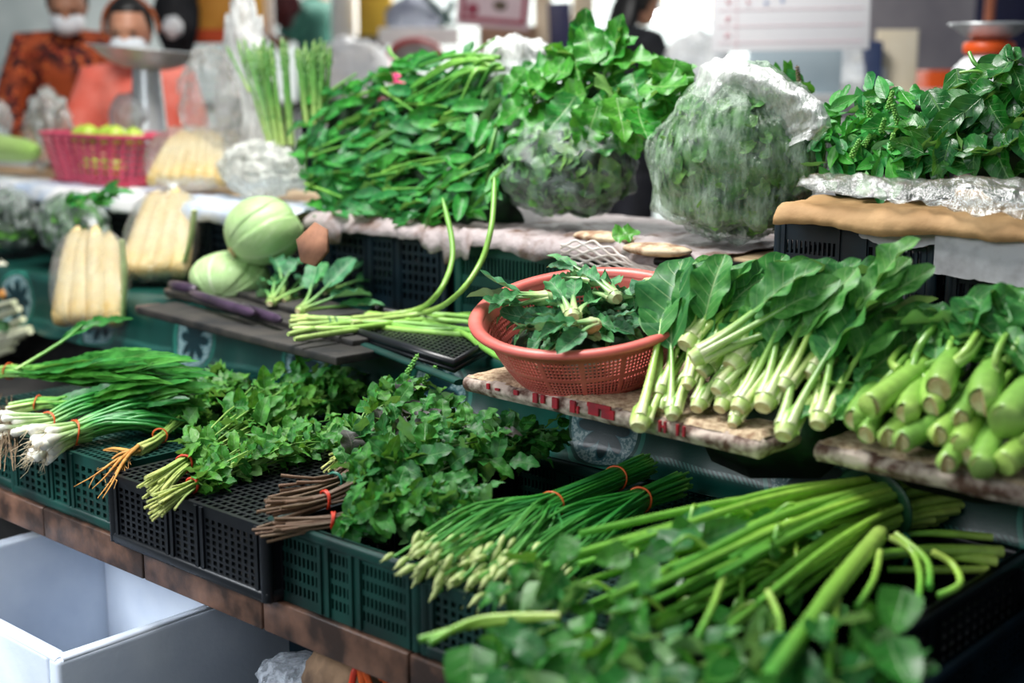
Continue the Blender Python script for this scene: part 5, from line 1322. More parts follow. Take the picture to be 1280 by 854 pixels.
def cabbage(label, c, r, base_dir, fl=.9):
    b0 = V3(base_dir).normalized(); a1_ = b0.cross(ZU).normalized(); a2_ = a1_.cross(b0)
    t = thing('cabbage', c - ZU * r * fl, label, 'cabbage', 'cabbages on the planks')
    k = MB(); k.blob(c, (r * .965, r * .965, r * .965 * fl), None, 32, 20); k.build('heart', M_cab, t)
    for i in range(7):
        az = i * 2.39996 + .4; ax = a1_ * math.cos(az) + a2_ * math.sin(az); sx = b0.cross(ax)
        tip = 2.5 + R_(-.2, .2); wd = 1.02
        def f(u, v, i=i, ax=ax, sx=sx, tip=tip):
            th = .04 + tip * u; ph = (v - .5) * 2 * wd * min(1.0, math.sin(PI * min(.98, .12 + .8 * u)) ** .6 + .08)
            o = ax * math.cos(ph) + sx * math.sin(ph)
            edge = max(0, abs(v - .5) * 2 - .82) * 1.2 + max(0, u - .85) * .8
            R = r * (1 + .006 * i % .03 + .010 * (i % 3) + .012 * noise.noise(V3((u * 4, v * 5, i * 3.3))) + edge * .09 * (.4 + noise.noise(V3((u * 8, v * 8, i)))))
            p = (b0 * math.cos(th) + o * math.sin(th)) * R
            return c + V3((p.x, p.y, p.z * fl))
        k = MB(); k.sheet(f, 18, 14); k.build('outer_leaf', M_cab, t, solid=.0016)
    k = MB(); k.tube([c + b0 * r * .9, c + b0 * r * 1.05], [.016, .014], 12, cap=0); k.build('stump', M_butt, t)
cabbage('larger round pale green cabbage resting on the flatter one', rowpl(.80).hit(329, 288), .094, (-RT * .7 - FW * .35 - ZU * .55), .88)
cabbage('flatter cabbage lying lower on the dark planks, its veined base facing front', rowpl(.755).hit(287, 347), .098, (-FW * .75 - ZU * .62 - RT * .1), .66)
# purple eggplants on the planks
M_egg = mat('purple_skin', '4c3a50', '2a2030', .3, 20, .2)
for lb, a, e, z, r in (('long dull purple aubergine on the planks, in front of the flatter cabbage', (238, 366), (318, 392), .812, .012), ('second long purple aubergine, its end under the bean bunch', (300, 382), (352, 400), .808, .011), ('short purple aubergine behind, left of the flatter cabbage', (212, 356), (245, 362), .815, .013)):
    p0, p1 = P(*a, z), P(*e, z); d = p1 - p0
    k = MB(); k.tube([p0, p0 + d * .08, p0 + d * .3, p0 + d * .7, p0 + d * .93, p1], [r * .4, r * .85, r, r * 1.05, r * .9, r * .3], 12)
    tag(k.build('aubergine', M_egg), lb, 'aubergine', 'aubergines on the planks')
# white cut stalks and bulbs at the left edge
M_wht = stalk_mat('white_stalk', [(0, 'f0ecd8'), (1, 'd8dcb8')], .45, .15)
wt = thing('white_stalk_bunch', rowpl(.60).hit(0, 440), 'bunch of thick white cut stalks pointing right at the left edge of the photo', 'white stalks')
for (x0, y0, x1, y1) in ((-30, 392, 18, 378), (-25, 405, 24, 386), (-20, 420, 29, 399), (-30, 424, 37, 411), (-30, 436, 38, 414), (-30, 440, 20, 427), (-30, 452, 15, 436), (-20, 430, 30, 420)):
    p0, p1 = rowpl(.60).hit(x0, y0), rowpl(.58 + R_(0, .03)).hit(x1, y1)
    k = MB(); k.tube([p0, lerp(p0, p1, .5), p1], [.012, .0115, .010], 10, cap=0); k.build('white_stalk', M_wht, wt)
put(LD[1], 'leaf', wt, rowpl(.56).hit(-8, 405), RT * .8 - ZU * .2, -FW + ZU * .2, .7)
for lb, nm, x, y, v, r, m in (('pale white round bulb at the left edge above the white stalks', 'white_bulb', 2, 335, .70, .022, M_wht), ('small golden round fruit at the left edge just above the white stalks', 'golden_fruit', 4, 368, .64, .016, mat('golden_skin', 'e0a050', 'b87430', .4, 20, .2))):
    k = MB(); k.blob(rowpl(v).hit(x, y), (r, r, r * .92), None, 18, 12, lump=lambda u: 1 + .04 * noise.noise(u * 3) - .06 * max(0, abs(u.z) - .85) * 6); k.blob(rowpl(v).hit(x, y) + ZU * r * .88, (.003, .003, .006), None, 6, 4)
    tag(k.build(nm, m), lb, 'bulb' if 'bulb' in nm else 'fruit')
# clear bags of greens at the far left
M_filmL = film_mat('left_bag_film', 'e6f2ec', .24, .1, 14, .22)
bag('greens_bag', 'clear bag of leafy greens at the left edge of the photo', 'bag of greens', rowpl(.80).hit(14, 275), (.10, .08, .10), RM, M_filmL, M_core, 34, .85, 12, .06, leaves=LHs + LH, ls=(.9, 1.6))
bag('greens_bag', 'larger clear bag of greens behind the front left corn bag', 'bag of greens', rowpl(.80).hit(92, 283), (.155, .08, .098), RM, M_filmL, M_in2, 50, .85, 15, .06, leaves=LH, ls=(.7, 1.3))
gs = thing('green_sprig', rowpl(.74).hit(95, 258), 'fresh green sprig lying on top of the larger bag of greens at the left', 'sprig')
for i in range(26):
    x = R_(70, 140); y = 258 - (x - 70) * .22 + R_(-7, 7)
    put(random.choice(LHs + LB), 'leaf', gs, rowpl(.74).hit(x, y), RT + ZU * R_(0, .6) + jit((0, 0, 0), .2), jit(-FW + ZU, .3), R_(.9, 1.4))
# pink basket with yellow-green fruit
M_bpink = mat('pink_plastic', 'd8506c', 'b83c58', .4, 10, .1)
def rbox(a, w, h, p=4.0):
    c, s_ = math.cos(a), math.sin(a); q = (abs(c) ** p + abs(s_) ** p) ** (-1 / p); return w * c * q, h * s_ * q
bc = G(0, 0, 0); pbk = rowpl(1.12).hit(137, 216); pbk.z = .992
def basket():
    t = thing('pink_basket', pbk, 'pink lattice plastic basket holding round yellow-green fruit on the left of the shelf', 'basket')
    Hh = .155; na, nv = 34, 7
    Lw = (rowpl(1.12).hit(196, 152) - rowpl(1.12).hit(66, 152)).length / 2 * .93
    def f(a, e, w):
        x, y = rbox(2 * PI * a, Lw * (.76 + .24 * e) + w * .003, .115 * (.80 + .20 * e) + w * .003)
        return pbk + RM @ V3((x, y, Hh * e))
    xb = [0]; yb = [0, .05]
    for i in range(na):
        if i: xb.append(i / na)
        xb.append((i + .68) / na)
    xb.append(1.0)
    for j in range(nv): yb += [.05 + .88 * (j + .45) / nv, .05 + .88 * (j + 1) / nv]
    yb.append(1.0)
    k = MB(); k.perf(xb, yb, lambda i, j: i % 2 == 0 and j >= 2 and j % 2 == 0 and j < 2 + 2 * nv - 1, f); k.build('lattice_wall', M_bpink, t)
    k = MB(); k.tube([f(i / 48, 1.0, 2.0) for i in range(49)], .006, 8); k.build('rim', M_bpink, t)
    k = MB(); k.box(pbk + ZU * .004, (Lw * 1.5, .18, .006), RM, bev=.003); k.build('base', M_bpink, t)
    return Lw
LW = basket()
M_guava = mat('yellow_green_skin', 'c8d850', '8fb83c', .35, 9, .1)
for i, (ux, vy, z, lb) in enumerate(((-.085, -.04, .125, 'yellow-green round fruit at the left of the pink basket'), (-.03, -.05, .13, 'yellow-green fruit second from the left in the pink basket'), (.035, -.02, .128, 'greener round fruit in the middle of the pink basket'), (.11, -.04, .13, 'yellow round fruit at the right of the pink basket'),
        (-.06, -.03, .055, 'lower yellow-green fruit seen through the basket wall at the left'), (.01, -.04, .055, 'lower fruit seen through the middle of the basket wall'), (.08, -.03, .055, 'lower fruit seen through the right of the basket wall'), (-.02, .05, .12, 'fruit at the back of the pink basket'), (.07, .05, .12, 'yellow-green fruit at the back right of the pink basket'))):
    c = pbk + RM @ V3((ux, vy, z + (.022 if z > .1 else 0)))
    k = MB(); k.blob(c, (.036, .036, .034), RM, 22, 14, lump=lambda u: 1 + .04 * noise.noise(u * 2 + V3((i, 0, 0))) - .10 * max(0, u.z - .93) * 8); k.blob(c + ZU * .033, (.004, .004, .006), None, 6, 4)
    tag(k.build('green_fruit', M_guava), lb, 'fruit', 'fruit in the pink basket')
c_ = rowpl(1.24).hit(160, 146); k = MB(); k.blob(c_, (.09, .04, .075), RM, 40, 26, lump=lambda u: wl(u, 11, .1)); tag(k.build('plastic_bag', film_mat('grey_bag', 'c8cccf', .55, .15, 10, .2)), 'greyish plastic bag bulging over the right of the pink basket', 'plastic bag')
c_ = rowpl(1.18).hit(60, 158); k = MB(); k.blob(c_, (.115, .06, .135), RM, 44, 28, lump=lambda u: (1 + .25 * u.x * u.z - .35 * max(0, u.z) * abs(u.x)) * wl(u, 9, .3)); tag(k.build('plastic_bag', film_mat('tent_bag', 'e8eeea', .25, .10, 9, .25)), 'tent-shaped clear plastic bag between the gourd and the pink basket', 'plastic bag')
c_ = rowpl(1.2).hit(-6, 150); k = MB(); k.blob(c_, (.06, .06, .08), RM, 30, 18, lump=lambda u: 1 + .12 * noise.noise(u * 3)); tag(k.build('plastic_bag', _M['tent_bag']), 'small clear plastic bag at the left edge above the green gourd', 'plastic bag')
M_gourd = stalk_mat('gourd_skin', [(0, '7fae50'), (.5, 'a8cc78'), (1, '7fae50')], .35, .2)
p0, p1 = rowpl(1.05).hit(-50, 180), rowpl(1.05).hit(50, 190)
k = MB(); k.tube(catmull([p0, lerp(p0, p1, .3), lerp(p0, p1, .65), lerp(p0, p1, .9), p1], 3), [.02, .035, .042, .046, .047, .046, .044, .042, .038, .033, .024, .012, .004], 18); tag(k.build('gourd', M_gourd), 'smooth pale green gourd lying at the left end of the shelf', 'gourd')
k = MB(); p = rowpl(.93).hit(85, 212); k.box(rowpl(.93).hit(60, 214) , (.62, .10, .03), RM, bev=.01)
# ================================================================ below and in front of the counter
M_sty = mat('white_styrofoam', 'e4ebf4', 'c4cfe0', .6, 4, .25, 90, lo=.3, hi=.7)
def styro():
    A_ = P(72, 828, .36); vdir = N_; udir = -U_
    Lv, Lu, th, H_ = .50, .66, .035, .355
    cpos = A_ + vdir * Lv / 2 + udir * Lu / 2; cpos.z = 0
    t = thing('foam_box', cpos, 'open white styrofoam box standing on the floor in front of the counter', 'foam box')
    R2 = Matrix((vdir, udir, ZU)).transposed()
    def w(c, s, nm): k = MB(); k.box(c, s, R2, bev=.009); k.build(nm, M_sty, t)
    for s_ in (-1, 1):
        w(cpos + udir * s_ * (Lu - th) / 2 + ZU * (H_ / 2 + .005), (Lv, th, H_), 'side_wall')
        w(cpos + vdir * s_ * (Lv - th) / 2 + ZU * (H_ / 2 + .005), (th, Lu - 2 * th + .004, H_), 'side_wall')
    w(cpos + ZU * .02, (Lv - .01, Lu - .01, .04), 'box_floor')
    k = MB(); r = [A_ + vdir * .012 + udir * .012, A_ + vdir * (Lv - .012) + udir * .012, A_ + vdir * (Lv - .012) + udir * (Lu - .012), A_ + vdir * .012 + udir * (Lu - .012), A_ + vdir * .012 + udir * .012]
    k.tube([V3((p.x, p.y, .357)) for p in r], .011, 8, flat=.6); k.build('rim_lip', M_sty, t)
styro()
M_poly = film_mat('silver_film', 'c8d0dc', .5, .1, 12, .3)
c_ = P(375, 846, .26); k = MB(); k.blob(c_, (.09, .07, .03), None, 30, 18, lump=lambda u: 1 + .2 * noise.noise(u * 3)); tag(k.build('plastic_bag', M_poly), 'shiny crumpled plastic on the dark ground right of the white foam box', 'plastic bag')
c_ = P(372, 815, .22); k = MB(); k.box(V3((c_.x, c_.y + .12, .13)), (.30, .26, .26), RM, bev=.012); k.box(V3((c_.x, c_.y + .12, .262)), (.32, .28, .02), RM, bev=.008)
tag(k.build('dark_bin', M_navy), 'dark blue-black lidded bin in the shade under the counter', 'bin')
M_sack = mat('brown_sack', '8a6e54', '4c3a2c', .85, 12, .6, 40, dist=.006)
st_ = thing('paper_sack', P(445, 850, .20), 'brown paper sack with a red-orange ribbon under the counter ledge', 'sack')
c_ = P(450, 862, .33); k = MB(); k.blob(c_, (.10, .09, .09), None, 40, 26, lump=lambda u: 1 + .10 * noise.noise(u * 2.5) + .14 * abs(noise.noise(V3((u.x * 7, u.y * 7, u.z * 2))))); k.build('sack_body', M_sack, st_)
tp = P(447, 832, .42)
for i, (dx, dy, dz, m) in enumerate(((-.012, -.01, -.05, 'p'), (.02, -.01, -.03, 'o'), (.04, .0, -.02, 'o'), (.01, -.015, -.045, 'o'), (.055, .0, -.035, 'o'), (.0, 0, .01, 'p'))):
    q = tp + RT * dx + ZU * dz - FW * .01; k = MB(); k.tube(catmull([tp, lerp(tp, q, .5) + ZU * .01, q], 3), .0055, 6, flat=.2, upv=FW); k.build('ribbon', M_band_r if m == 'p' else M_band_o, st_)
k = MB(); p0, p1 = P(1126, 858, .42), P(1186, 832, .42); k.tube([p0, lerp(p0, p1, .1), lerp(p0, p1, .9), p1], [.005, .0085, .0085, .005], 10); tag(k.build('white_pipe', mat('off_white_plastic', 'd0ccc0', 'a8a498', .4, 10, .1)), 'short off-white pipe end at the lower right, below the black crate', 'pipe')
# ================================================================ behind the stall
M_skin = mat('skin', 'd8a484', 'b87c60', .5, 5, .05)
M_hair = mat('black_hair', '14110f', '060505', .45, 40, .3)
M_mask = mat('white_mask', 'eceff2', 'd4dae0', .7, 10, .1)
def floral():
    m = MT('floral_shirt'); co = m.coord(); v = m.new('TexVoronoi'); v.inputs['Scale'].default_value = 34; m.L(co, v.inputs[0])
    c = m.ramp(v.outputs['Distance'], [(.0, hexc('f0a850')), (.28, hexc('d8602c')), (.42, hexc('8a2418')), (.6, hexc('3a100c'))])
    c = m.mix(m.range(m.noise(co, 9), .45, .6), c, hexc('b04c20')); m.col(c); m.rough(.75); return m.m
def remeshed(k, name, m, parent, vox=.014, sm=4):
    o = k.build(name, m, parent); md = o.modifiers.new('join', 'REMESH'); md.mode = 'VOXEL'; md.voxel_size = vox; md.use_smooth_shade = True
    s2_ = o.modifiers.new('soft', 'SMOOTH'); s2_.iterations = sm; s2_.factor = .5; return o
def person(label, head, face, lean, shirt, arms, hair='bun', mask=True, sleeve=.55, skin=None, group=None, neck=None):
    """head = centre of the head (world); face = horizontal direction the face looks; lean = torso leaning offset at the hips; arms = two lists of joints (shoulder, elbow, wrist) relative to the neck base"""
    skin = skin or M_skin
    f = V3((face[0], face[1], face[2] if len(face) > 2 else -.25)).normalized(); s_ = f.cross(ZU).normalized(); u = s_.cross(f)     # s_ = the person's right... as seen along f
    fh = V3((f.x, f.y, 0)).normalized(); Mh = Matrix((s_, f, u)).transposed()
    nk = head - u * .13 - fh * .05 if neck is None else neck
    hips = nk - ZU * .55 + lean
    t = thing('person', V3((hips.x, hips.y, 0)), label, 'person', group)
    k = MB()
    def hs(v): return head + Mh @ V3(v)
    k.blob(head, (.074, .092, .11), Mh, 28, 20, lump=lambda q: 1 - .10 * max(0, -q.z) * (1 if q.y > -.2 else .4))
    k.blob(hs((0, .045, -.055)), (.05, .05, .055), Mh, 16, 12)                       # jaw
    k.blob(hs((0, .094, -.018)), (.013, .020, .022), Mh, 10, 8)                      # nose
    k.blob(hs((0, .088, .032)), (.045, .012, .010), Mh, 10, 8)                       # brow
    for q in (-1, 1): k.blob(hs((q * .074, -.005, -.01)), (.010, .018, .03), Mh, 10, 8)   # ears
    k.tube([head - u * .06 - fh * .01, nk + ZU * .03, nk - ZU * .04], [.05, .052, .07], 14)
    k.tube([nk - ZU * .03, nk - ZU * .10, lerp(nk, hips, .5), hips, hips - ZU * .10], [.08, .145, .15, .16, .17], 16, flat=.68, upv=fh)
    for aj in arms:
        sh, el, wr = [nk + s_ * p[0] + fh * p[1] + ZU * p[2] for p in aj]
        k.tube([nk - ZU * .05, sh, lerp(sh, el, .5), el, lerp(el, wr, .4), wr], [.07, .056, .048, .040, .036, .024], 12)
        d = (wr - el).normalized(); sd = d.cross(ZU).normalized(); n_ = sd.cross(d)
        k.blob(wr + d * .045, (.038, .045, .018), Matrix((sd, d, n_)).transposed(), 12, 8)
        for i in range(4):
            b0 = wr + d * .08 + sd * (i - 1.5) * .019; L_ = (.060, .072, .068, .052)[i]
            k.tube([b0 - d * .02, b0 + d * L_ * .5 - n_ * .004, b0 + d * L_ - n_ * .018], [.0095, .009, .007], 8)
        k.tube([wr + d * .02 + sd * .025, wr + d * .05 + sd * .052, wr + d * .075 + sd * .058], [.012, .0105, .008], 8)
    # thighs and shins so that the figure stands
    for q in (-1, 1):
        hp = hips - ZU * .08 + s_ * q * .09
        kn = V3((hp.x, hp.y, .48)) + s_ * q * .01; an = V3((hp.x, hp.y, .08)) - fh * .02
        k.tube([hp, lerp(hp, kn, .5), kn, lerp(kn, an, .4), an], [.088, .078, .056, .052, .036], 12)
        k.blob(V3((an.x, an.y, .035)) + fh * .06, (.042, .12, .032), Matrix((s_, fh, ZU)).transposed(), 12, 8)
    remeshed(k, 'body', skin, t)
    k = MB()                                                                         # shirt
    k.tube([nk - ZU * .005, nk - ZU * .07, nk - ZU * .13, lerp(nk, hips, .5), hips, hips - ZU * .08], [.075, .155, .172, .172, .18, .19], 20, flat=.74, upv=fh)
    for aj in arms:
        sh, el, wr = [nk + s_ * p[0] + fh * p[1] + ZU * p[2] for p in aj]
        k.tube([nk - ZU * .06, sh, lerp(sh, el, .5), lerp(sh, el, min(1, sleeve * 1.8))], [.085, .075, .068, .064], 14)
        if sleeve > .6: k.tube([lerp(sh, el, .9), el, lerp(el, wr, .7)], [.062, .056, .046], 12)
    remeshed(k, 'shirt', shirt, t, .016, 3)
    k = MB()                                                                         # trousers
    for q in (-1, 1):
        hp = hips - ZU * .06 + s_ * q * .09; an = V3((hp.x, hp.y, .10))
        k.tube([hp, lerp(hp, an, .5), an], [.105, .075, .06], 12)
    k.blob(hips - ZU * .06, (.18, .12, .10), Matrix((s_, fh, ZU)).transposed(), 14, 10)
    remeshed(k, 'trousers', mat('dark_trousers', '2a2c36', '1a1b22', .8, 10, .1), t, .02, 2)
    k = MB(); k.blob(head - f * .016 + u * .018, (.085, .098, .108), Mh, 26, 18, lump=lambda q: (1.0 if (q.y < .30 or q.z > .62) else .80) * (1 + .03 * noise.noise(q * 6)))
    if hair == 'bun': k.blob(head - f * .11 + u * .02, (.04, .04, .04), Mh, 14, 10)
    if hair == 'long': k.blob(head - f * .06 - u * .10, (.085, .05, .15), Mh, 18, 14, lump=lambda q: 1 + .05 * noise.noise(q * 4))
    k.build('hair', M_hair, t)
    for q in (-1, 1):
        k = MB(); k.blob(hs((q * .031, .086, .014)), (.012, .008, .006), Mh, 10, 8); k.build('eye', M_hair, t)
    if mask:
        k = MB(); k.blob(hs((0, .052, -.048)), (.068, .070, .055), Mh, 22, 16, lump=lambda q: 1 if q.y > -.25 else .86); k.build('face_mask', M_mask, t)
    else:
        k = MB(); k.blob(hs((0, .088, -.058)), (.022, .009, .006), Mh, 10, 8); k.build('lips', mat('lips', 'b0605a', '9a4c48', .5, 10, 0), t)
    return t, Mh, nk
p1_, m1_, nk1 = person('masked woman in an orange and dark red floral shirt bending forward at the far left', D(84, 6, 5.60), (.85, -.50, -.55), -FW * -.10, floral(), [[(-.20, .0, -.06), (-.26, .02, -.34), (-.14, .20, -.46)], [(.20, .0, -.06), (.27, .04, -.33), (.15, .22, -.44)]], 'bun', True, .95, mat('tan_skin', 'c08a6c', '9a6a50', .5, 5, .05))
p2_, m2_, nk2 = person('masked woman with black hair and a pink top, looking down beside the steel scale pan', D(162, 38, 5.10), (.78, -.62, -.30), V3((0, .05, 0)), mat('pink_striped_top', 'f08878', 'e0604c', .7, 8, .05), [[(-.17, .0, -.07), (-.22, .06, -.32), (-.06, .26, -.36)], [(.17, .0, -.07), (.24, .06, -.30), (.06, .26, -.34)]], 'bun', True, .5)
k = MB(); hd = D(162, 38, 5.10); k.tube([hd + m2_ @ V3((.100 * math.cos(a), -.02 + .0 * a, .118 * math.sin(a))) for a in [PI * i / 20 - .2 for i in range(23)]], .008, 8)
for i in range(0, 22): 
    a = PI * i / 20 - .2; k.blob(hd + m2_ @ V3((.102 * math.cos(a), -.02, .120 * math.sin(a))), .0095, None, 8, 6)
k.build('braided_headband', mat('orange_brown_braid', 'b8602c', '7a3c1c', .7, 40, .4), p2_)
p3_, m3_, nk3 = person('person in a black shirt with long black hair, turned away behind the toothed-leaf bunch', D(800, -2, 5.9), (.15, 1.0, -.30), V3((0, 0, 0)), mat('black_shirt', '10141c', '090b10', .8, 10, .05), [[(-.19, .0, -.08), (-.25, .10, -.32), (-.12, .3, -.34)], [(.19, .0, -.08), (.25, .10, -.32), (.12, .3, -.34)]], 'long', False, .6)
p4_, m4_, nk4 = person('small figure in a bright pink top far behind the kale heap', D(458, 52, 9.5), (.3, -.9, -.2), V3((0, 0, 0)), mat('hot_pink_top', 'e8347c', 'c02060', .7, 8, .05), [[(-.19, .0, -.08), (-.25, .05, -.32), (-.12, .2, -.4)], [(.19, .0, -.08), (.25, .05, -.32), (.12, .2, -.4)]], 'bun', False, .6)
p5_, m5_, nk5 = person('passer-by with bare tan arms in a teal top, far behind the asparagus', D(388, -26, 8.6), (-.9, -.2, -.2), V3((0, 0, 0)), mat('teal_top', '4a8a7a', '2c6456', .7, 8, .05), [[(-.19, .0, -.08), (-.25, .10, -.30), (-.30, .28, -.10)], [(.19, .0, -.08), (.25, .10, -.32), (.2, .3, -.2)]], 'bun', False, .4, mat('tan_skin_b', 'b88068', '9a6a50', .5, 5, .05))
# steel scale with a wide pan
M_steel = mat('brushed_steel', 'e4e8ea', 'c0c6c8', .34, 12, .08, metal=.65)
sc_ = D(182, 66, 4.50); t = thing('kitchen_scale', V3((sc_.x, sc_.y, .99)), 'market scale with a wide shiny steel pan in front of the two women', 'scale')
MP = Matrix.Translation(sc_) @ Matrix.Rotation(math.radians(5), 4, FW)
k = MB(); k.lathe([(.001, -.052), (.07, -.052), (.115, -.036), (.15, -.012), (.17, .004), (.188, .010), (.190, .013), (.186, .014), (.165, .008), (.14, -.008), (.105, -.030), (.06, -.044), (.001, -.045)], MP, 64); k.build('pan', M_steel, t)
k = MB(); k.tube([sc_ - ZU * .05, V3((sc_.x, sc_.y, 1.14))], [.045, .06], 20); k.build('pan_post', M_steel, t)
k = MB(); k.box(V3((sc_.x, sc_.y, 1.065)), (.20, .16, .15), RM, bev=.03); k.build('scale_body', mat('grey_enamel', 'b0b4b8', '90949a', .4, 10, .05), t)
# right scale
sr = D(1238, 36, 4.0); t = thing('kitchen_scale', V3((sr.x, sr.y, 0)), 'white market scale with an orange collar and a shallow steel pan', 'scale')
k = MB(); k.lathe([(.001, -.035), (.045, -.035), (.075, -.018), (.105, .006), (.118, .010), (.118, .016), (.10, .012), (.07, -.010), (.001, -.025)], Matrix.Translation(sr), 56); k.build('pan', M_steel, t)
k = MB(); k.lathe([(.001, -.072), (.066, -.072), (.074, -.066), (.074, -.042), (.066, -.036), (.001, -.036)], Matrix.Translation(sr), 48); k.build('collar', mat('bright_orange', 'f0601c', 'd84c10', .4, 10, 0), t)
k = MB(); k.lathe([(.001, -.30), (.14, -.30), (.13, -.20), (.095, -.11), (.07, -.085), (.045, -.072), (.001, -.07)], Matrix.Translation(sr) @ RM.to_4x4(), 48); k.build('scale_body', mat('white_enamel', 'e6e8ea', 'd0d4d8', .35, 10, 0), t)
k = MB(); k.box(V3((sr.x, sr.y, (sr.z - .30) / 2)), (.3, .3, sr.z - .30), RM, bev=.01); k.build('scale_stand', M_dark, t)
# hall: rear counters, walls
def D2(x, y, d): return D(x, y, d)
FWH = V3((FW.x, FW.y, 0)).normalized(); RB = Matrix((RT, FWH, ZU)).transposed()
def panel(name, label, cat, x0, y0, x1, y1, d, m, th=.03, kind=None, sub=None, rot=0.0, par=None):
    c = D(( x0 + x1) / 2, (y0 + y1) / 2, d); w = (D(x1, y0, d) - D(x0, y0, d)).length; h = (D(x0, y1, d) - D(x0, y0, d)).length
    k = MB(); R2 = Matrix.Rotation(math.radians(rot), 3, FWH) @ RB
    k.box(c, (w, th, h), R2, bev=min(.01, th * .3)); o = k.build(name, m, par)
    if not par: tag(o, label, cat, None, kind)
    return o, c, w, h, R2
cW = CAM + FWH * 13.0
k = MB(); k.box(V3((cW.x, cW.y, 2.2)), (16, .2, 4.6), RB); tag(k.build('wall_back', M_hall, None, False), 'pale blurred wall at the far end of the market hall', kind='structure')
k = MB(); cR = CAM + FWH * 7.6 + RT * 3.1; k.box(V3((cR.x, cR.y, 1.5)), (2.7, .12, 3.2), RB); tag(k.build('wall_right', M_wall, None, False), 'grey-mauve shutter wall behind the right side of the stall', kind='structure')
for x in (1122, 1176, 1215):
    c = D(x, 60, 7.4); k = MB(); k.box(V3((c.x, c.y, 1.5)), (.055 if x != 1176 else .07, .05, 3.0), RB, bev=.01)
    tag(k.build('trim_%d' % (1 + (x > 1130) + (x > 1200)), mat('brown_post' if x == 1176 else 'grey_post', '6a5248' if x == 1176 else '8c868e', None, .6, 8, .1)), None, None, None, 'structure')
def rearcounter(label, x0, x1, d, z, m, depth=.7):
    z = D((x0 + x1) / 2, z, d).z
    a, e = D(x0, 100, d), D(x1, 100, d); c = (a + e) / 2; w = (e - a).length
    t = thing('rear_counter', V3((c.x, c.y, 0)), label, 'counter')
    k = MB(); k.box(V3((c.x, c.y, z - .02)) + FWH * depth / 2, (w, depth, .04), RB, bev=.008); k.build('worktop', m, t)
    for s_ in (-1, 1):
        k = MB(); k.box(V3((c.x, c.y, (z - .04) / 2)) + FWH * depth / 2 + RT * s_ * (w / 2 - .06), (.06, depth * .9, z - .04), RB); k.build('leg', M_dark, t)
    k = MB(); k.box(V3((c.x, c.y, z * .55)) + FWH * .04, (w - .1, .03, z * .75), RB); k.build('front_panel', mat('white_cloth_front', 'e6e6e4', 'c8c8ca', .8, 3, .1), t)
M_white = mat('white_paint', 'f0efec', 'd8d8d6', .5, 4, .05)
rearcounter('white-topped counter of the neighbouring stall behind the leaf bags', 900, 1180, 5.2, 118, M_white, .6)
rearcounter('pale counter across the aisle behind the asparagus and the kale', 380, 700, 6.9, 112, M_white, 1.0)
rearcounter('counter across the aisle behind the pink basket', 20, 350, 6.6, 130, M_dark)
rearcounter('pale counter standing beyond the basil heap in front of the shutter wall', 1130, 1215, 6.0, 112, M_white, .5)
# price board with red, blue marks (unreadable characters in rows)
o, c, w, h, R2 = panel('price_board', 'hanging white price sheet ruled in pink and blue with rows of red and blue characters', 'sign', 890, -60, 1088, 62, 4.7, mat('white_paper', 'f4f2f4', 'ecebef', .7, 3, 0), .004, rot=-1)
pbd = o
def glyph(cx, cz, s, m):
    for q in range(5):
        k = MB(); a = R_(0, PI); 
        k.box(c + R2 @ V3((cx + R_(-.4, .4) * s, -.004, cz + R_(-.4, .4) * s)), (s * R_(.4, .9), .002, s * .13), R2 @ Matrix.Rotation(random.choice((0, PI / 2, .7)), 3, 'Y')); k.build('printed_mark', m, pbd, False)
M_pr, M_pbl = mat('faded_red_ink', 'd8808c', 'c86c7c', .7, 10, 0), mat('faded_blue_ink', '9cb0dc', '88a0d0', .7, 10, 0)
for r in range(5):
    z = -h / 2 + .055 + r * .055
    glyph(-w / 2 + .055, z, .018, M_pr)
    if r > 1: glyph(-w / 2 + .12, z, .018, M_pr); glyph(-w / 2 + .18, z, .018, M_pbl); glyph(-w / 2 + .235, z, .018, M_pbl)
    k = MB(); k.box(c + R2 @ V3((0, -.003, z - .026)), (w * .92, .002, .0016), R2); k.build('ruled_line', mat('pink_line', 'e8b8c0', None, .7, 5, 0), pbd, False)
k = MB(); k.box(c + R2 @ V3((-w / 2 + .085, -.003, 0)), (.0016, .002, h), R2); k.build('ruled_line', _M['pink_line'], pbd, False)
panel('frosted_screen', 'pale blue-grey translucent screen below the price sheet', 'screen', 935, 60, 1052, 118, 5.25, mat('frosted_panel', 'bccbd2', 'a8bac4', .3, 3, 0), .01)
panel('cardboard_sign', 'plain cream card standing right of the price sheet', 'card', 1094, 38, 1146, 117, 5.5, mat('cream_card', 'f4ead6', 'e8d8ba', .7, 3, 0), .02)
panel('orange_box', 'bright orange box beyond the basil heap', 'box', 1152, 88, 1192, 112, 6.2, mat('orange_plastic', 'f0601c', 'd04c10', .4, 6, 0), .2)
panel('navy_banner', 'dark navy and purple banner at the upper right corner', 'banner', 1220, -60, 1330, 62, 6.4, mat('navy_cloth', '1c2250', '12142c', .7, 1.6, 0), .03)
c = D(1238, 0, 6.0); k = MB(); k.tube([V3((c.x, c.y, 0)), V3((c.x, c.y, 2.4))], .022, 12); tag(k.build('orange_pole', mat('rust_pole', 'b86a48', '8c4c30', .5, 10, .1)), 'rust-orange pole in front of the navy banner at the upper right', 'pole')
